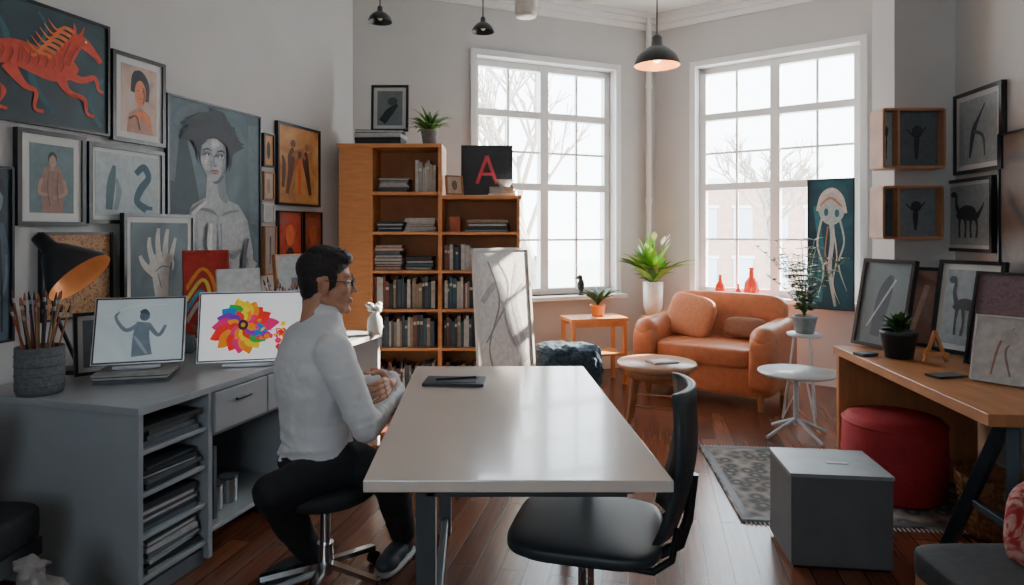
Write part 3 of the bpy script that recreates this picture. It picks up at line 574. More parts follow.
b=B('round_coffee_table'); c=V((1.05,4.72,0)); b.lathe([(0,.42),(.27,.42),(.285,.43),(.285,.45),(.28,.46),(0,.46)],c,tw,40)
b.lathe([(.2,.36),(.225,.36),(.225,.42),(.2,.42)],c,woodf,40)
for k in range(4):
    a=.5+k*math.pi/2; d=V((math.cos(a),math.sin(a),0)); b.cyl(c+d*.27,c+d*.19+V((0,0,.42)),.014,.026,woodf,12)
b.tube([c+V((math.cos(.5+k*math.pi/2)*.235,math.sin(.5+k*math.pi/2)*.235,.17)) for k in range(5)],.007,woodf)
b.build()
b=B('magazine'); b.box((1.08,4.68,.4665),(.2,.14,.01),paint((.25,.27,.3)),.3); b.box((1.08,4.68,.474),(.15,.11,.003),paint((.6,.55,.5)),.3); b.build()
wm=mat('white_metal',(.50,.55,.58),.35,.1); 
b=B('pedestal_side_table'); c=V((1.95,4.46,0)); b.lathe([(0,.425),(.24,.425),(.25,.435),(.25,.445),(0,.45)],c,wm,40); b.cyl(c+V((0,0,.08)),c+V((0,0,.43)),.018,.018,wm)
for k in range(4):
    a=.3+k*math.pi/2; d=V((math.cos(a),math.sin(a),0)); b.tube([c+V((0,0,.12)),c+d*.14+V((0,0,.06)),c+d*.24+V((0,0,.012))],.012,wm)
b.build()
b=B('tripod_plant_stand'); c=V((2.17,4.82,0)); b.lathe([(0,.63),(.12,.63),(.125,.65),(0,.65)],c,wm,28)
for k in range(3):
    a=.6+k*2.094; d=V((math.cos(a),math.sin(a),0)); b.cyl(c+d*.15,c+d*.07+V((0,0,.64)),.009,.009,wm,10); b.cyl(c+d*.15,c+V((0,0,.35)),.005,.005,wm,8)
b.build()
b=B('potted_eucalyptus'); pp=c+V((0,0,.651)); pot(b,pp,.085,.13,_m['pot_stone'])
for i in range(20):
    a=random.uniform(0,6.28); t_=random.uniform(.1,.55); d=V((math.cos(a)*t_,math.sin(a)*t_,1)).normalized(); L=random.uniform(.3,.66); p0=pp+V((0,0,.12)); pts=[p0]
    for j in range(8):
        p0=p0+d*L/8; d=(d+V((math.cos(a)*.06,math.sin(a)*.06,-.05))).normalized(); pts.append(p0)
        for s_ in(-1,1):
            sd=V((-math.sin(a),math.cos(a),0))*s_+V((random.uniform(-.4,.4),random.uniform(-.4,.4),.3)); b.leaf(p0,sd,random.uniform(.05,.10),.038,.6,random.choice([green,darkg,darkg]),4)
    b.tube(pts,.0025,green,5)
b.build()
u0,_=WBR.hit(812,HZ);u1,_=WBR.hit(858,HZ); z1=WBR.hit(836,180)[1]; z0=WBR.hit(836,308)[1]
pj=(.50,.47,.42); pj2=(.36,.42,.42); oj=(.42,.17,.10)
jb=[S((.015,.16,.2),(-.3,-.45,.2),(-.2,-.1,.15),(-.35,.3,.1)),S(pj2,(.1,-.48,.06),(-.02,-.2,.09),(.04,.05,.10),(.0,.22,.12)),O(pj2,.02,.28,.30,.13),S(pj,(-.30,.26,.07),(-.18,.38,.10),(.04,.42,.12),(.24,.36,.10),(.34,.24,.06)),S(oj,(-.24,.30,.04),(-.0,.36,.07),(.26,.29,.04)),O((.02,.12,.16),-.10,.25,.05,.03),O((.02,.12,.16),.14,.24,.05,.03),S(pj,(-.2,.2,.05),(-.3,.0,.04),(-.16,-.2,.04),(-.28,-.4,.01)),S(pj2,(.2,.2,.05),(.3,.02,.04),(.18,-.16,.04),(.36,-.36,.01)),S(pj,(.06,.12,.03),(.14,-.1,.03),(.05,-.3,.03),(.2,-.46,.01)),S(oj,(-.06,.14,.03),(-.12,-.06,.03),(-.04,-.25,.02))]
picture('jellyfish_painting',WBR.M((u0+u1)/2,(z0+z1)/2,.16),u1-u0,z1-z0,.01,blackf,0,ramp_mat('art_sea',[(.004,.025,.045),(.008,.06,.09),(.02,.13,.17)],3),jb)
# ------------- right desk -------------
dr=V((.1,.995)).normalized()
RT=Matrix(((dr.y,dr.x,0,1.70),(-dr.x,dr.y,0,2.32),(0,0,1,0),(0,0,0,1)))
rdw=mat('desk_oak',(.45,.19,.075),.4,0,.2,4,0,0,0,.5,(6,1,1)); navy=mat('leg_navy',(.02,.035,.05),.4,.3)
b=B('wooden_workbench',RT); b.box((.385,.71,.727),(.77,1.42,.046),rdw); b.box((.385,1.39,.35),(.74,.035,.70),rdw)
y=.10
b.bar((.08,y-.1,0),(.22,y+.12,.705),.045,.045,navy); b.bar((.08,y+.36,0),(.22,y+.14,.705),.045,.045,navy)
b.bar((.66,y-.1,0),(.60,y+.12,.705),.045,.045,navy); b.bar((.66,y+.36,0),(.60,y+.14,.705),.045,.045,navy); b.bar((.2,y+.13,.69),(.62,y+.13,.69),.045,.03,navy)
b.bar((.15,.05,.30),(.15,.40,.30),.03,.03,navy)
b.build(.003)
zr=.751
def lean(name,px,Y,n2,w,h,tilt=.15,zb=zr,**k):
    X=(px-512)/F*Y; M=facing(V((X,Y,zb)),n2,tilt)@Matrix.Translation((0,h/2,0)); return picture(name,M,w,h,**k)
def dino(c): return [S(c,(-.3,-.02,.08),(-.1,.04,.24),(.1,.02,.24),(.22,-.02,.12),(.34,.1,.05),(.4,.2,.02)),S(c,(-.22,.02,.12),(-.3,.18,.08),(-.3,.33,.06),(-.4,.36,.05)),S(c,(-.2,-.02,.09),(-.22,-.2,.05),(-.21,-.38,.06)),S(c,(-.08,-.02,.09),(-.05,-.2,.05),(-.07,-.38,.06)),S(c,(.1,-.02,.09),(.07,-.2,.05),(.09,-.38,.06)),S(c,(.2,-.04,.09),(.24,-.2,.05),(.22,-.38,.06)),O(c,-.36,.36,.08,.05)]
lean('teal_leaning_frame',879,3.62,(-.95,-.30),.34,.50,.2,bg=ramp_mat('art_tealgrey',[(.06,.10,.12),(.17,.23,.25)],3),mw=.0,shapes=[S((.02,.05,.07),(-.1,-.4,.2),(0,.1,.3),(.1,.35,.1)),S((.4,.46,.46),(-.3,-.3,.03),(.2,.3,.04))])
lean('brown_leaning_canvas',921,3.68,(-.70,-.71),.30,.45,bg=ramp_mat('art_brown2',[(.08,.035,.03),(.25,.13,.10),(.3,.26,.24)],4),shapes=[S((.4,.28,.22),(-.2,-.4,.1),(.1,.3,.1))])
lean('sketch_leaning_frame',964,3.42,(-.92,-.38),.34,.50,.18,mw=.03,bg=paint((.36,.39,.40)),shapes=dino((.08,.08,.09)))
lean('purple_textured_canvas',1008,3.02,(-.94,-.33),.38,.46,.2,fw=.012,bg=ramp_mat('art_purple',[(.05,.03,.045),(.14,.08,.10),(.08,.05,.07)],30))
lean('white_leaning_drawing',1004,2.76,(-.80,-.60),.24,.29,.3,fw=.006,fmt=whitef,bg=paint((.58,.56,.54)),shapes=[S((.45,.2,.15),(-.2,-.4,.03),(-.1,.1,.04),(.1,.35,.02)),S((.3,.2,.2),(.1,-.4,.03),(.0,.0,.04),(.2,.2,.02)),O((.5,.45,.42),.05,.2,.15,.12)])
b=B('dark_potted_plant'); pp=V((2.0,3.36,zr)); pot(b,pp,.085,.14,mat('pot_black',(.02,.03,.035),.5))
for i in range(50):
    a=random.uniform(0,6.28); t_=random.uniform(.1,1.0); b.leaf(pp+V((0,0,.12)),(math.cos(a)*t_,math.sin(a)*t_,1),random.uniform(.08,.14),.04,1,random.choice([green,darkg]))
b.build()
b=B('wooden_mannequin_stand'); p=V((2.08,3.20,zr)); b.bar(p+V((-.05,0,0.01)),p+V((0,0,.16)),.014,.014,lw); b.bar(p+V((.06,0,.01)),p+V((0,0,.16)),.014,.014,lw); b.bar(p+V((0,.07,.01)),p+V((0,0,.16)),.014,.014,lw); b.box(p+V((0,-.012,.05)),(.12,.02,.014),lw); b.build()
b=B('smartphone'); b.box((1.95,2.92,zr+.005),(.15,.08,.009),blackf,.2); b.box((1.95,2.92,zr+.0098),(.14,.072,.001),paint((.1,.12,.14)),.2); b.build(.003)
b=B('stack_of_cards'); b.box((1.86,3.42,zr+.008),(.10,.07,.015),paint((.06,.08,.1)),.3); b.build(.002)
b=B('wall_cube_shelves'); cw_=mat('cube_wood',(.42,.20,.10),.5,0,.2,6)
for (yt,yb,xr,b1,b2) in((109,167,945,(.34,.37,.39),(.10,.12,.14)),(187,238,943,(.06,.08,.10),(.17,.20,.23))):
    Y=3.76; X0=(884-512)/F*Y; XM=(899-512)/F*Y; X1=(xr-512)/F*Y; Z1=CH+(HZ-yt)/F*Y; Z0=CH+(HZ-yb)/F*Y; d=.138; yc2=Y+d/2
    for zz in(Z0,Z1): b.box(((X0+X1)/2,yc2,zz),(X1-X0,d,.016),cw_)
    for xx in(X0,XM,X1): b.box((xx,yc2,(Z0+Z1)/2),(.014,d,Z1-Z0),cw_)
    for xa_,xb_,bc in((X0,XM,b1),(XM,X1,b2)):
        xm=(xa_+xb_)/2; b.box((xm,Y+.06,(Z0+Z1)/2),(xb_-xa_-.014,.012,Z1-Z0-.016),paint(bc))
        draw(b,[S((.03,.03,.04),(0,-.4,.06),(.0,-.1,.14),(.02,.1,.1)),O((.04,.04,.05),.02,.15,.14,.12),S((.03,.03,.04),(-.25,.2,.03),(0,.05,.05),(.25,.25,.03))],xb_-xa_-.03,Z1-Z0-.04,0,0,facing(V((xm,Y+.052,(Z0+Z1)/2)),(0,-1)))
b.build(.002)
onwall('framed_ink_study',WR,959,1008,88,172,fw=.02,mw=.03,bg=paint((.34,.37,.38)),shapes=[S((.06,.06,.07),(-.2,-.4,.05),(-.1,0,.12),(.05,.2,.06),(.2,.38,.03)),S((.1,.1,.1),(-.1,0,.05),(.15,-.1,.06),(.2,-.4,.03))])
onwall('framed_mammoth_print',WR,950,998,178,252,fw=.02,mw=.02,bg=paint((.34,.37,.38)),shapes=dino((.05,.05,.06)))
onwall('tan_wall_canvas',WR,1004,1040,130,280,fw=.012,bg=ramp_mat('art_tan',[(.05,.06,.07),(.20,.14,.11),(.12,.13,.15)],4))
b=B('rug'); rugm=ramp_mat('rug_pattern',[(.40,.38,.34),(.07,.08,.09),(.32,.29,.26),(.5,.48,.45)],13,'voronoi',.95)
b.T=Matrix.Translation((1.80,3.62,0))@Matrix.Rotation(-.10,4,'Z'); b.box((0,0,.006),(1.28,1.10,.012),rugm)
for s_ in(-1,1):
    b.box((0,s_*.525,.0125),(1.28,.04,.002),paint((.12,.12,.13))); b.box((s_*.61,0,.0125),(.04,1.04,.002),paint((.12,.12,.13)))
    for i in range(60): b.box((-.62+i*.021,s_*.565,.004),(.006,.035,.004),paint((.5,.48,.45)))
b.build()
pf=mat('pouf_red',(.36,.015,.022),.75,0,.15,20,.1)
b=B('red_pouf')
b.lathe([(0,.014),(.22,.014),(.245,.04),(.25,.2),(.245,.38),(.225,.42),(.15,.435),(0,.44)],(2.03,3.46,0),pf,40); b.lathe([(.252,.225),(.256,.23),(.252,.235)],(2.03,3.46,0),pf,40); b.lathe([(.24,.40),(.25,.395),(.246,.385)],(2.03,3.46,0),pf,40); b.build()
b=B('wicker_basket'); wk=mat('wicker',(.28,.13,.05),.8,0,.4,60,.8); bc=V((2.22,2.99,0))
b.lathe([(0,.014),(.12,.014),(.15,.28),(.14,.28),(.11,.03),(0,.03)],bc,wk,28)
for k in range(9): b.lathe([(.121+k*.0032,.03+k*.028),(.129+k*.0032,.04+k*.028),(.124+k*.0032,.052+k*.028)],bc,wk,28)
for k in range(14):
    a=k*.449; b.cyl(bc+V((.123*math.cos(a),.123*math.sin(a),.014)),bc+V((.155*math.cos(a),.155*math.sin(a),.29)),.005,.005,wk,6)
b.build()
b=B('grey_cube_stool'); bx=mat('box_grey',(.11,.12,.125),.55,0,.08,8,.05); b.T=Matrix.Translation((1.38,2.84,0))@Matrix.Rotation(-.12,4,'Z')
b.box((0,0,.20),(.40,.32,.37),bx); b.box((0,0,.39),(.41,.33,.016),mat('box_top',(.25,.27,.28),.4)); b.box((0,0,.01),(.38,.30,.02),blackf)
b.box((.03,-.02,.3995),(.09,.02,.003),paint((.6,.6,.6))); b.build(.004)
b=B('dark_bench'); b.rbox((1.62,1.76,.42),(.86,.42,.09),blk,.2); b.box((1.62,1.76,.355),(.82,.38,.05),woodf)
for x in(1.26,1.98):
    for y in(1.6,1.92): b.cyl((x,y,0),(x,y,.34),.016,.022,woodf,12)
b.build()
b=B('red_patterned_cushion'); rc=ramp_mat('cushion_red',[(.32,.012,.015),(.36,.03,.03),(.55,.32,.27),(.30,.012,.02)],12,'noise',.9,0,3); b.sph((1.60,1.80,.54),(.19,.07,.15),rc,32,20,Matrix.Rotation(-.8,4,'Z')@Matrix.Rotation(-.6,4,'X'),.6); b.build()
# ------------- main table -------------
ttop=mat('table_white',(.74,.65,.58),.18,0,.02,4,0,0,.2); tleg=mat('table_leg',(.08,.09,.10),.35,.3)
b=B('work_table')
cor=[(-.39,1.70),(.424,1.70),(.345,3.15),(-.465,3.15)]
b.add([(x,y,.75) for x,y in cor]+[(x,y,.718) for x,y in cor],[(0,1,2,3),(7,6,5,4),(0,4,5,1),(1,5,6,2),(2,6,7,3),(3,7,4,0)],ttop)
b.bar((-.24,1.82,.69),(.32,1.82,.69),.04,.05,tleg); b.bar((-.32,3.02,.69),(.25,3.02,.69),.04,.05,tleg)
b.bar((-.24,1.82,.69),(-.32,3.02,.69),.04,.05,tleg); b.bar((.32,1.82,.69),(.25,3.02,.69),.04,.05,tleg)
for x,y in((-.24,1.82),(.285,2.52),(-.31,3.02),(.25,3.02)): b.box((x,y,.345),(.055,.04,.69),tleg)
b.bar((-.24,1.82,.06),(-.31,3.02,.06),.03,.04,tleg)
b.build(.003)
b=B('black_notebook'); q=onz(455,383); b.box((q.x,q.y,.7575),(.26,.15,.013),mat('notebook',(.015,.018,.025),.5),-.05); b.box((q.x+.02,q.y,.765),(.15,.11,.004),paint((.04,.05,.07)),-.02); b.build(.002)
b=B('pen'); b.cyl((q.x-.08,q.y-.03,.772),(q.x+.09,q.y+.02,.772),.0045,.0045,blackf,10); b.cyl((q.x+.09,q.y+.02,.772),(q.x+.105,q.y+.0245,.772),.0045,.001,tin,10); b.build()
# ------------- office chair -------------
chs=mat('chair_dark',(.030,.042,.050),.45,0,.1,10); chrome=mat('chrome',(.6,.62,.64),.18,1,.02)
CTm=Matrix.Translation((.24,2.07,0))@Matrix.Rotation(math.radians(-14),4,'Z')
b=B('office_chair',CTm)
b.rbox((0,0,.462),(.47,.45,.050),chs,.45); b.rbox((0,0,.435),(.40,.38,.03),blackf,.4)
def backrest(b,m,thk=.022):
    nu,nv=12,14; front=[];back=[]
    for j in range(nv+1):
        v=j/nv; z=.50+v*.435; wdt=.42*(1-.28*(max(0,v-.75)/.25)**2)*(1-.25*max(0,.2-v)/.2)
        for i in range(nu+1):
            u=i/nu*2-1; x=.255+.055*v+.03*math.sin(v*3.1)-.05*u*u; front.append((x,u*wdt/2,z)); back.append((x+thk,u*wdt/2,z))
    w_=nu+1; n_=len(front); fs=[]
    for j in range(nv):
        for i in range(nu):
            a=j*w_+i; fs.append((a,a+w_,a+w_+1,a+1)); fs.append((n_+a,n_+a+1,n_+a+w_+1,n_+a+w_))
    for i in range(nu): fs.append((i,i+1,n_+i+1,n_+i)); a=nv*w_+i; fs.append((a,n_+a,n_+a+1,a+1))
    for j in range(nv): a=j*w_; fs.append((a,n_+a,n_+a+w_,a+w_)); a=j*w_+nu; fs.append((a,a+w_,n_+a+w_,n_+a))
    b.add(front+back,fs,m,True)
backrest(b,chs)
b.tube([V((.05,0,.41)),V((.23,0,.405)),V((.285,0,.44)),V((.31,0,.52)),V((.325,0,.66))],.016,blackf,12)
for y in(-.17,.17): b.tube([V((.0,y*.8,.42)),V((.21,y,.43)),V((.262,y,.47)),V((.278,y,.56))],.010,blackf,10)
b.cyl((0,0,.40),(0,0,.20),.022,.022,chrome); b.cyl((0,0,.26),(0,0,.10),.032,.035,blackf)
for k in range(5):
    a=k*1.2566+.3; d=V((math.cos(a),math.sin(a),0)); b.bar(d*.02+V((0,0,.10)),d*.28+V((0,0,.075)),.035,.022,chrome); b.cyl(d*.28+V((-.012*d.y,.012*d.x,.03)),d*.28+V((.012*d.y,-.012*d.x,.03)),.029,.029,blackf,16); b.cyl(d*.28+V((0,0,.04)),d*.28+V((0,0,.08)),.008,.008,blackf,8)
b.build()
# ------------- pendants -------------
def pendant(name,x,y,Y,r,m,kind='dome'):
    X=(x-512)/F*Y; Z=CH+(HZ-y)/F*Y
    b=B(name); c=V((X,Y,Z))
    if kind=='dome':
        b.lathe([(r,0),(r*.98,r*.12),(r*.85,r*.42),(r*.55,r*.72),(r*.25,r*.88),(r*.22,r*1.25),(r*.12,r*1.35),(0,r*1.36)],c,m,36); b.lathe([(r*.985,.002),(r*.83,r*.40),(r*.5,r*.69),(0,r*.8)],c,lampin2 if r>.14 else lampm,36); b.sph(c+V((0,0,r*.35)),(r*.22,)*3,bulbm if r>.14 else bulboff,16,10); top=r*1.36
    else:
        b.lathe([(0,.01),(r*.9,.01),(r,.03),(r,r*1.6),(r*.6,r*1.9),(0,r*1.95)],c,m,30); top=r*1.9
    b.cyl(c+V((0,0,top-.01)),(X,Y,H-.02),.005,.005,blackf,8); b.cyl((X,Y,H-.03),(X,Y,H),.05,.05,m,20); b.build(); return c
c=pendant('dome_pendant_lamp',657,66,4.9,.172,lampm); pl('pendant_light',c+V((0,0,-.03)),4,(1,.62,.32),.05)
pendant('small_pendant_lamp',380,22,4.9,.09,lampm); pendant('small_pendant_lamp',483,32,4.9,.085,lampm); pendant('white_pendant_lamp',526,18,4.9,.085,mat('pendant_white',(.75,.68,.60),.4),'cyl')
# ------------- man -------------
man=bpy.data.objects.new('seated_man',None); col.objects.link(man)
fw=V((.82,.57,0)).normalized(); rt=V((fw.y,-fw.x,0)); base=V((-.735,2.56,0))
PT=Matrix(((fw.x,rt.x,0,base.x),(fw.y,rt.y,0,base.y),(0,0,1,0),(0,0,0,1)))
shirt=mat('shirt_white',(.74,.75,.77),.8,0,.03,10,.05); pants=mat('trousers_black',(.010,.011,.015),.8,0,.2,20); skin=mat('skin',(.50,.24,.15),.5,0,.06,20); hair=mat('hair_black',(.010,.008,.008),.5,0,.3,60,.5,0,0,.5,(1,1,6)); shoe=mat('shoe_grey',(.05,.055,.065),.6); sole=mat('shoe_sole',(.55,.55,.55),.6)
b=B('shirt',PT)
b.loft([(-.02,.47,.162,.132),(-.025,.52,.172,.140),(-.035,.60,.160,.128),(-.05,.69,.157,.120),(-.06,.79,.174,.126),(-.055,.88,.192,.132),(-.045,.95,.196,.124),(-.034,1.005,.178,.104),(-.022,1.04,.135,.085),(-.008,1.068,.090,.070),(.0,1.09,.064,.060)],shirt,32)
shR=V((-.035,.182,.960)); elR=V((.065,.258,.68)); wrR=V((.270,.055,.745)); shL=V((-.035,-.182,.960)); elL=V((.10,-.26,.70)); wrL=V((.225,.095,.800))
for s_,e_,w_ in((shR,elR,wrR),(shL,elL,wrL)):
    b.cap(s_,s_.lerp(e_,.5),.072,.065,shirt,20); b.cap(s_.lerp(e_,.5),e_,.065,.053,shirt,20); b.cap(e_,w_,.053,.039,shirt,20)
    d=(w_-e_).normalized(); b.cyl(w_-d*.035,w_+d*.035,.041,.038,shirt,20)
    for q,r_ in((.30,.073),(.62,.068),(.74,.065),(.84,.063),(.94,.061)): p=s_.lerp(e_,q); b.sph(p,(r_,r_,.011),shirt,18,8,align(e_-s_)@Matrix.Rotation(.5*math.sin(q*23),4,'X'))
    for q,r_ in((.10,.059),(.22,.057),(.38,.054),(.56,.051),(.85,.045)): p=e_.lerp(w_,q); b.sph(p,(r_,r_,.009),shirt,18,8,align(w_-e_)@Matrix.Rotation(.4*math.sin(q*31),4,'X'))
for z,w,dd,tl in((.50,.179,.147,.1),(.535,.178,.146,-.14),(.57,.173,.141,.17),(.61,.167,.135,-.12),(.66,.163,.129,.2),(.73,.167,.128,-.25)): b.sph((-.038,0,z),(dd,w,.011),shirt,32,8,Matrix.Rotation(tl,4,'X'))
# back folds running from the shoulder blades down to the waist
for y0_,y1_ in((-.10,-.03),(.02,.05),(.11,.07)): b.cap((-.155,y0_,.90),(-.150,y1_,.66),.010,.014,shirt,10)
o=b.build(parent=man); lumpy(o,.014,.05,.0085,2)
b=B('collar',PT); b.lathe([(.068,-.02),(.069,.0),(.063,.030),(.056,.032),(.057,0)],(-.002,0,1.088),shirt,28,Matrix.Rotation(.22,4,'Y')); b.build(parent=man)
b=B('trousers'); 
b.sph(PT@V((-.02,0,.520)),(.160,.160,.085),pants,28,16)
hipR=PT@V((.03,.10,.51)); hipL=PT@V((.03,-.10,.51)); knR=V((-.86,2.33,.465)); anR=V((-.83,2.66,.10)); knL=V((-.46,2.44,.48)); anL=V((-.47,2.80,.11))
for h_,k_,a_ in((hipR,knR,anR),(hipL,knL,anL)):
    b.cap(h_,k_,.092,.070,pants,20); b.cap(k_,k_.lerp(a_,.4),.068,.066,pants,20); b.cap(k_.lerp(a_,.4),a_,.066,.056,pants,20)
o=b.build(parent=man); lumpy(o,.012,.08,.012,3)
def foot(name,an,toe):
    b=B(name); d=(toe-an); d.z=0; d.normalize(); R=Matrix(((d.x,-d.y,0),(d.y,d.x,0),(0,0,1))).to_4x4(); T_=Matrix.Translation((an.x,an.y,0))@R; b.T=T_
    b.sph((-.01,0,.055),(.055,.04,.05),shoe,20,12); b.sph((.07,0,.05),(.09,.045,.042),shoe,20,12); b.sph((.13,0,.042),(.065,.047,.035),shoe,20,12); b.cap((0,0,.05),(0,0,.10),.042,.042,shoe)
    o=b.build(parent=man); lumpy(o,0,.1,.006,3)
    b=B(name+'_sole',T_); b.sph((.065,0,.014),(.135,.05,.014),sole,28,10,None,.6); b.build(parent=man)
foot('shoe_right',anR,V((-.95,2.56,0))); foot('shoe_left',anL,V((-.53,2.62,0)))
hf=V((.95,.31,0)).normalized(); hr=V((hf.y,-hf.x,0)); hc0=PT@V((.005,0,1.200))
HT=Matrix(((hf.x,hr.x,0,hc0.x),(hf.y,hr.y,0,hc0.y),(0,0,1,hc0.z),(0,0,0,1)))@Matrix.Rotation(.08,4,'Y')@Matrix.Scale(1.06,4)
b=B('head',HT)
b.sph((-.012,0,.03),(.093,.074,.088),skin,28,18); b.sph((.026,0,-.030),(.066,.058,.080),skin,24,16); b.sph((.036,0,-.075),(.052,.044,.040),skin,20,14)
b.sph((.078,0,-.097),(.018,.022,.016),skin); b.cap((.085,0,.018),(.106,0,-.022),.007,.0105,skin,12)
for s_ in(-1,1):
    b.sph((.096,s_*.010,-.026),(.008,.008,.006),skin,12,8); b.sph((.068,s_*.030,.032),(.020,.028,.008),skin,16,10); b.sph((.056,s_*.038,-.020),(.026,.020,.024),skin,16,10)
    b.cap((-.002,s_*.052,-.058),(.060,s_*.025,-.094),.019,.017,skin,12)
    b.sph((-.008,s_*.075,-.005),(.017,.008,.030),skin,16,12,Matrix.Rotation(s_*.3,4,'Z')); b.sph((-.004,s_*.073,-.028),(.009,.008,.012),skin,12,8)
b.sph((.088,0,-.056),(.012,.022,.006),skin,16,8); b.sph((.086,0,-.066),(.012,.019,.007),skin,16,8)
b.cap((-.022,0,-.06),(-.026,0,-.17),.054,.060,skin,20)
o=b.build(parent=man); lumpy(o,0,.1,.0042,3)
b=B('hair',HT)
b.sph((-.020,0,.052),(.095,.078,.080),hair,28,18); b.sph((-.048,0,.012),(.056,.071,.070),hair,24,16); b.sph((.030,0,.096),(.058,.056,.032),hair,20,14); b.sph((.056,.005,.092),(.032,.043,.024),hair,20,14); b.sph((-.01,.0,.103),(.076,.060,.038),hair,20,14); b.sph((-.058,0,-.034),(.034,.052,.038),hair,20,14)
for s_ in(-1,1): b.sph((.014,s_*.066,.020),(.020,.011,.040),hair,16,12); b.sph((.010,s_*.071,-.005),(.008,.006,.022),hair,12,8)
for i in range(46):
    a=random.uniform(-2.6,2.6); rr=random.uniform(.2,1); p=V((.0+.070*rr*math.cos(a),.056*rr*math.sin(a),.126-.035*rr*rr)); d=V((.8,.35*math.sin(a),.35+.3*random.random())).normalized()*random.uniform(.022,.042)
    b.cap(p-d*.4,p+d*.6,.0085,.004,hair,8)
o=b.build(parent=man); lumpy(o,.006,.012,.0042,1)
b=B('face_details',HT)
ew=mat('eye_white',(.8,.8,.8),.3); lip=mat('lips',(.42,.16,.13),.5)
for s_ in(-1,1):
    b.sph((.076,s_*.029,.008),(.010,.013,.009),ew,16,10); b.sph((.085,s_*.029,.008),(.003,.005,.005),blackf,10,8); b.tube([V((.088,s_*.014,.030)),V((.088,s_*.03,.035)),V((.075,s_*.05,.030))],.0035,hair,8)
    n_=24; b.tube([V((.102-.012*abs(math.cos(t_)),s_*(.031+.021*math.cos(t_)),.005+.017*math.sin(t_))) for t_ in [2*math.pi*i/n_ for i in range(n_+1)]],.0018,blackf,6)
    b.tube([V((.090,s_*.052,.010)),V((.05,s_*.078,.012)),V((-.01,s_*.082,.012))],.0018,blackf,6)
b.tube([V((.101,-.011,.010)),V((.104,0,.013)),V((.101,.011,.010))],.0018,blackf,6)
b.sph((.0945,0,-.0565),(.006,.018,.004),lip,14,8); b.sph((.0935,0,-.0655),(.006,.016,.005),lip,14,8); b.build(parent=man)
def hand(name,wr,d,nrm,side,curl,X):
    d=V(d).normalized(); nrm=V(nrm); nrm=(nrm-d*nrm.dot(d)).normalized(); s_=d.cross(nrm)*side
    b=B(name,X); 
    b.cap(wr-d*.03,wr+d*.02,.027,.026,skin,16)
    for k in(-1,-.33,.33,1): b.cap(wr+d*.015+s_*k*.014,wr+d*.085+s_*k*.029,.015,.0125,skin,12)
    for k,L in((-1,.066),(-.33,.078),(.33,.084),(1,.074)):
        p=wr+d*.085+s_*k*.030; a=curl*.5; q=p; rr=.0098
        for j,fr in enumerate((.45,.32,.23)):
            dd=(d*math.cos(a)-nrm*math.sin(a)+s_*k*.06).normalized(); e=q+dd*L*fr; b.cap(q,e,rr,rr*.92,skin,12); q=e; rr*=.92; a+=curl
    p=wr+d*.025+s_*.028; t1=p+(d*.6+s_*.8-nrm*.1).normalized()*.038; t2=t1+(d*.85+s_*.25-nrm*.35).normalized()*.030; t3=t2+(d*.9-nrm*.4).normalized()*.024
    b.cap(p,t1,.016,.0125,skin,12); b.cap(t1,t2,.0125,.0108,skin,12); b.cap(t2,t3,.0108,.009,skin,12)
    o=b.build(parent=man); lumpy(o,0,.1,.0032,2)
hand('hand_left',wrL+V((-.012,.035,.0)),(-.62,.78,.02),(.70,.62,.25),-1,.42,PT)
hand('hand_right',wrR+V((-.005,-.03,.003)),(-.22,-.95,.12),(.95,-.25,.1),1,.35,PT)
b=B('swivel_stool'); sx,sy=-.735,2.56
b.lathe([(0,.36),(.17,.36),(.195,.375),(.20,.40),(.19,.425),(.15,.435),(0,.437)],(sx,sy,0),blk,36); b.cyl((sx,sy,.33),(sx,sy,.365),.09,.12,blackf); b.cyl((sx,sy,.10),(sx,sy,.34),.02,.02,chrome); b.cyl((sx,sy,.06),(sx,sy,.18),.03,.032,chrome)
b.tube([V((sx,sy-.02,.35)),V((sx-.17,sy-.14,.35))],.006,chrome)
for k in range(5):
    a=k*1.2566+.9; d=V((math.cos(a),math.sin(a),0)); c0=V((sx,sy,0)); b.bar(c0+V((0,0,.10)),c0+d*.24+V((0,0,.07)),.03,.02,chrome); b.cyl(c0+d*.24+V((-.012*d.y,.012*d.x,.028)),c0+d*.24+V((.012*d.y,-.012*d.x,.028)),.026,.026,blackf,14); b.cyl(c0+d*.24+V((0,0,.03)),c0+d*.24+V((0,0,.075)),.008,.008,blackf,8)
b.build()
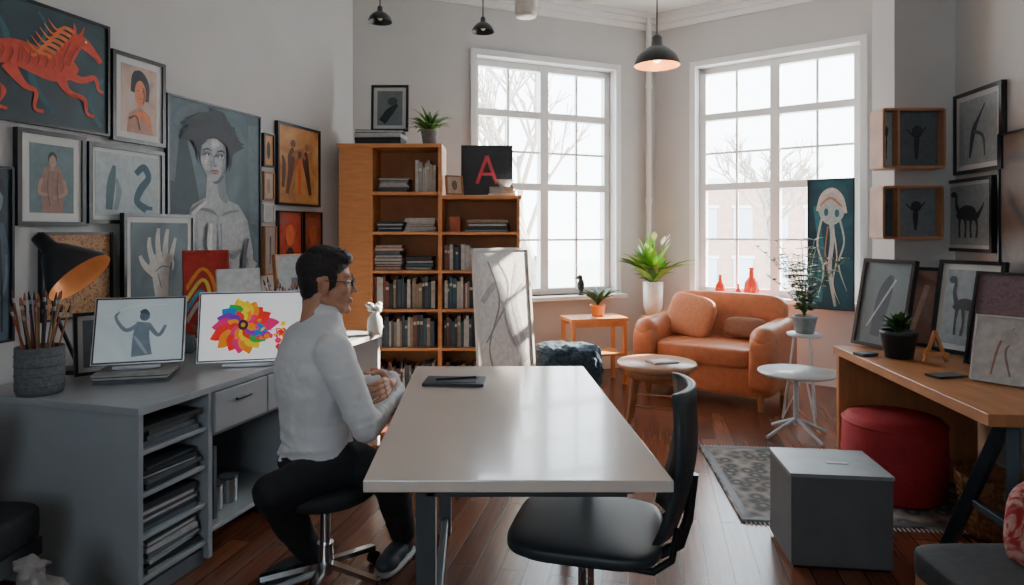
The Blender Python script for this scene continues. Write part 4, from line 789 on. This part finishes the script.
# ------------- outside -------------
gm=mat('ground_outside',(.5,.52,.52),.9)
b=B('ground_outside'); b.box((0,30,-3.1),(160,140,.2),gm); b.build()
brk=mat('brick_facade',(.58,.36,.29),.9,0,.15,3); 
b=B('brick_building'); b.box((11,34,.3),(12,6,6.8),brk)
for i in range(7):
    for z in(-.6,1.8): b.box((5.9+i*1.7,30.98,z),(.9,.08,1.4),paint((.6,.66,.7))); b.box((5.9+i*1.7,30.95,z+.8),(1.1,.1,.15),trimm)
b.box((11,34,3.8),(12.4,6.4,.3),trimm); b.build()
bark=mat('bark',(.40,.34,.29),.9,0,.15,10)
def tree(name,x,y,h,seed):
    rnd=random.Random(seed); b=B(name)
    def br_(p,d,L,r,dep):
        e=p+d*L; b.cyl(p,e,r,r*.7,bark,8)
        if dep==0: return
        for i in range(3 if dep>1 else 4):
            nd=(d+V((rnd.uniform(-.8,.8),rnd.uniform(-.5,.5),rnd.uniform(-.15,.5)))).normalized(); br_(p+d*L*rnd.uniform(.6,1),nd,L*rnd.uniform(.55,.8),r*.6,dep-1)
    br_(V((x,y,-3)),V((.03,0,1)),h*.42,.20,5); b.build()
tree('bare_tree',.6,17,9,3); tree('bare_tree',9.5,24,8,9)
# ------------- lighting -------------
w=bpy.data.worlds.new('World'); scene.world=w; w.use_nodes=True; nt=w.node_tree; bg=nt.nodes['Background']
tc=nt.nodes.new('ShaderNodeTexCoord'); sp=nt.nodes.new('ShaderNodeSeparateXYZ'); r=nt.nodes.new('ShaderNodeValToRGB')
nt.links.new(tc.outputs['Generated'],sp.inputs[0]); nt.links.new(sp.outputs['Z'],r.inputs[0]); nt.links.new(r.outputs[0],bg.inputs['Color'])
r.color_ramp.elements[0].color=(.90,.96,1,1); r.color_ramp.elements[1].color=(.66,.86,1,1); r.color_ramp.elements[1].position=.7
bg.inputs['Strength'].default_value=12.0
s=bpy.data.lights.new('sun','SUN'); s.energy=60; s.angle=.012; s.color=(1,.88,.72); so=bpy.data.objects.new('sun',s); so.rotation_euler=V((-2.3,-1.25,-1.2)).to_track_quat('-Z','Y').to_euler(); so.location=(8,9,6); col.objects.link(so)
# ------------- camera -------------
cd=bpy.data.cameras.new('camera'); cd.sensor_width=36; cd.lens=F/1024*36; cd.shift_y=-(292.5-HZ)/1024; cd.clip_start=.05; cd.clip_end=300
co=bpy.data.objects.new('camera',cd); co.location=(0,0,CH); co.rotation_euler=(math.pi/2,0,0); col.objects.link(co); scene.camera=co
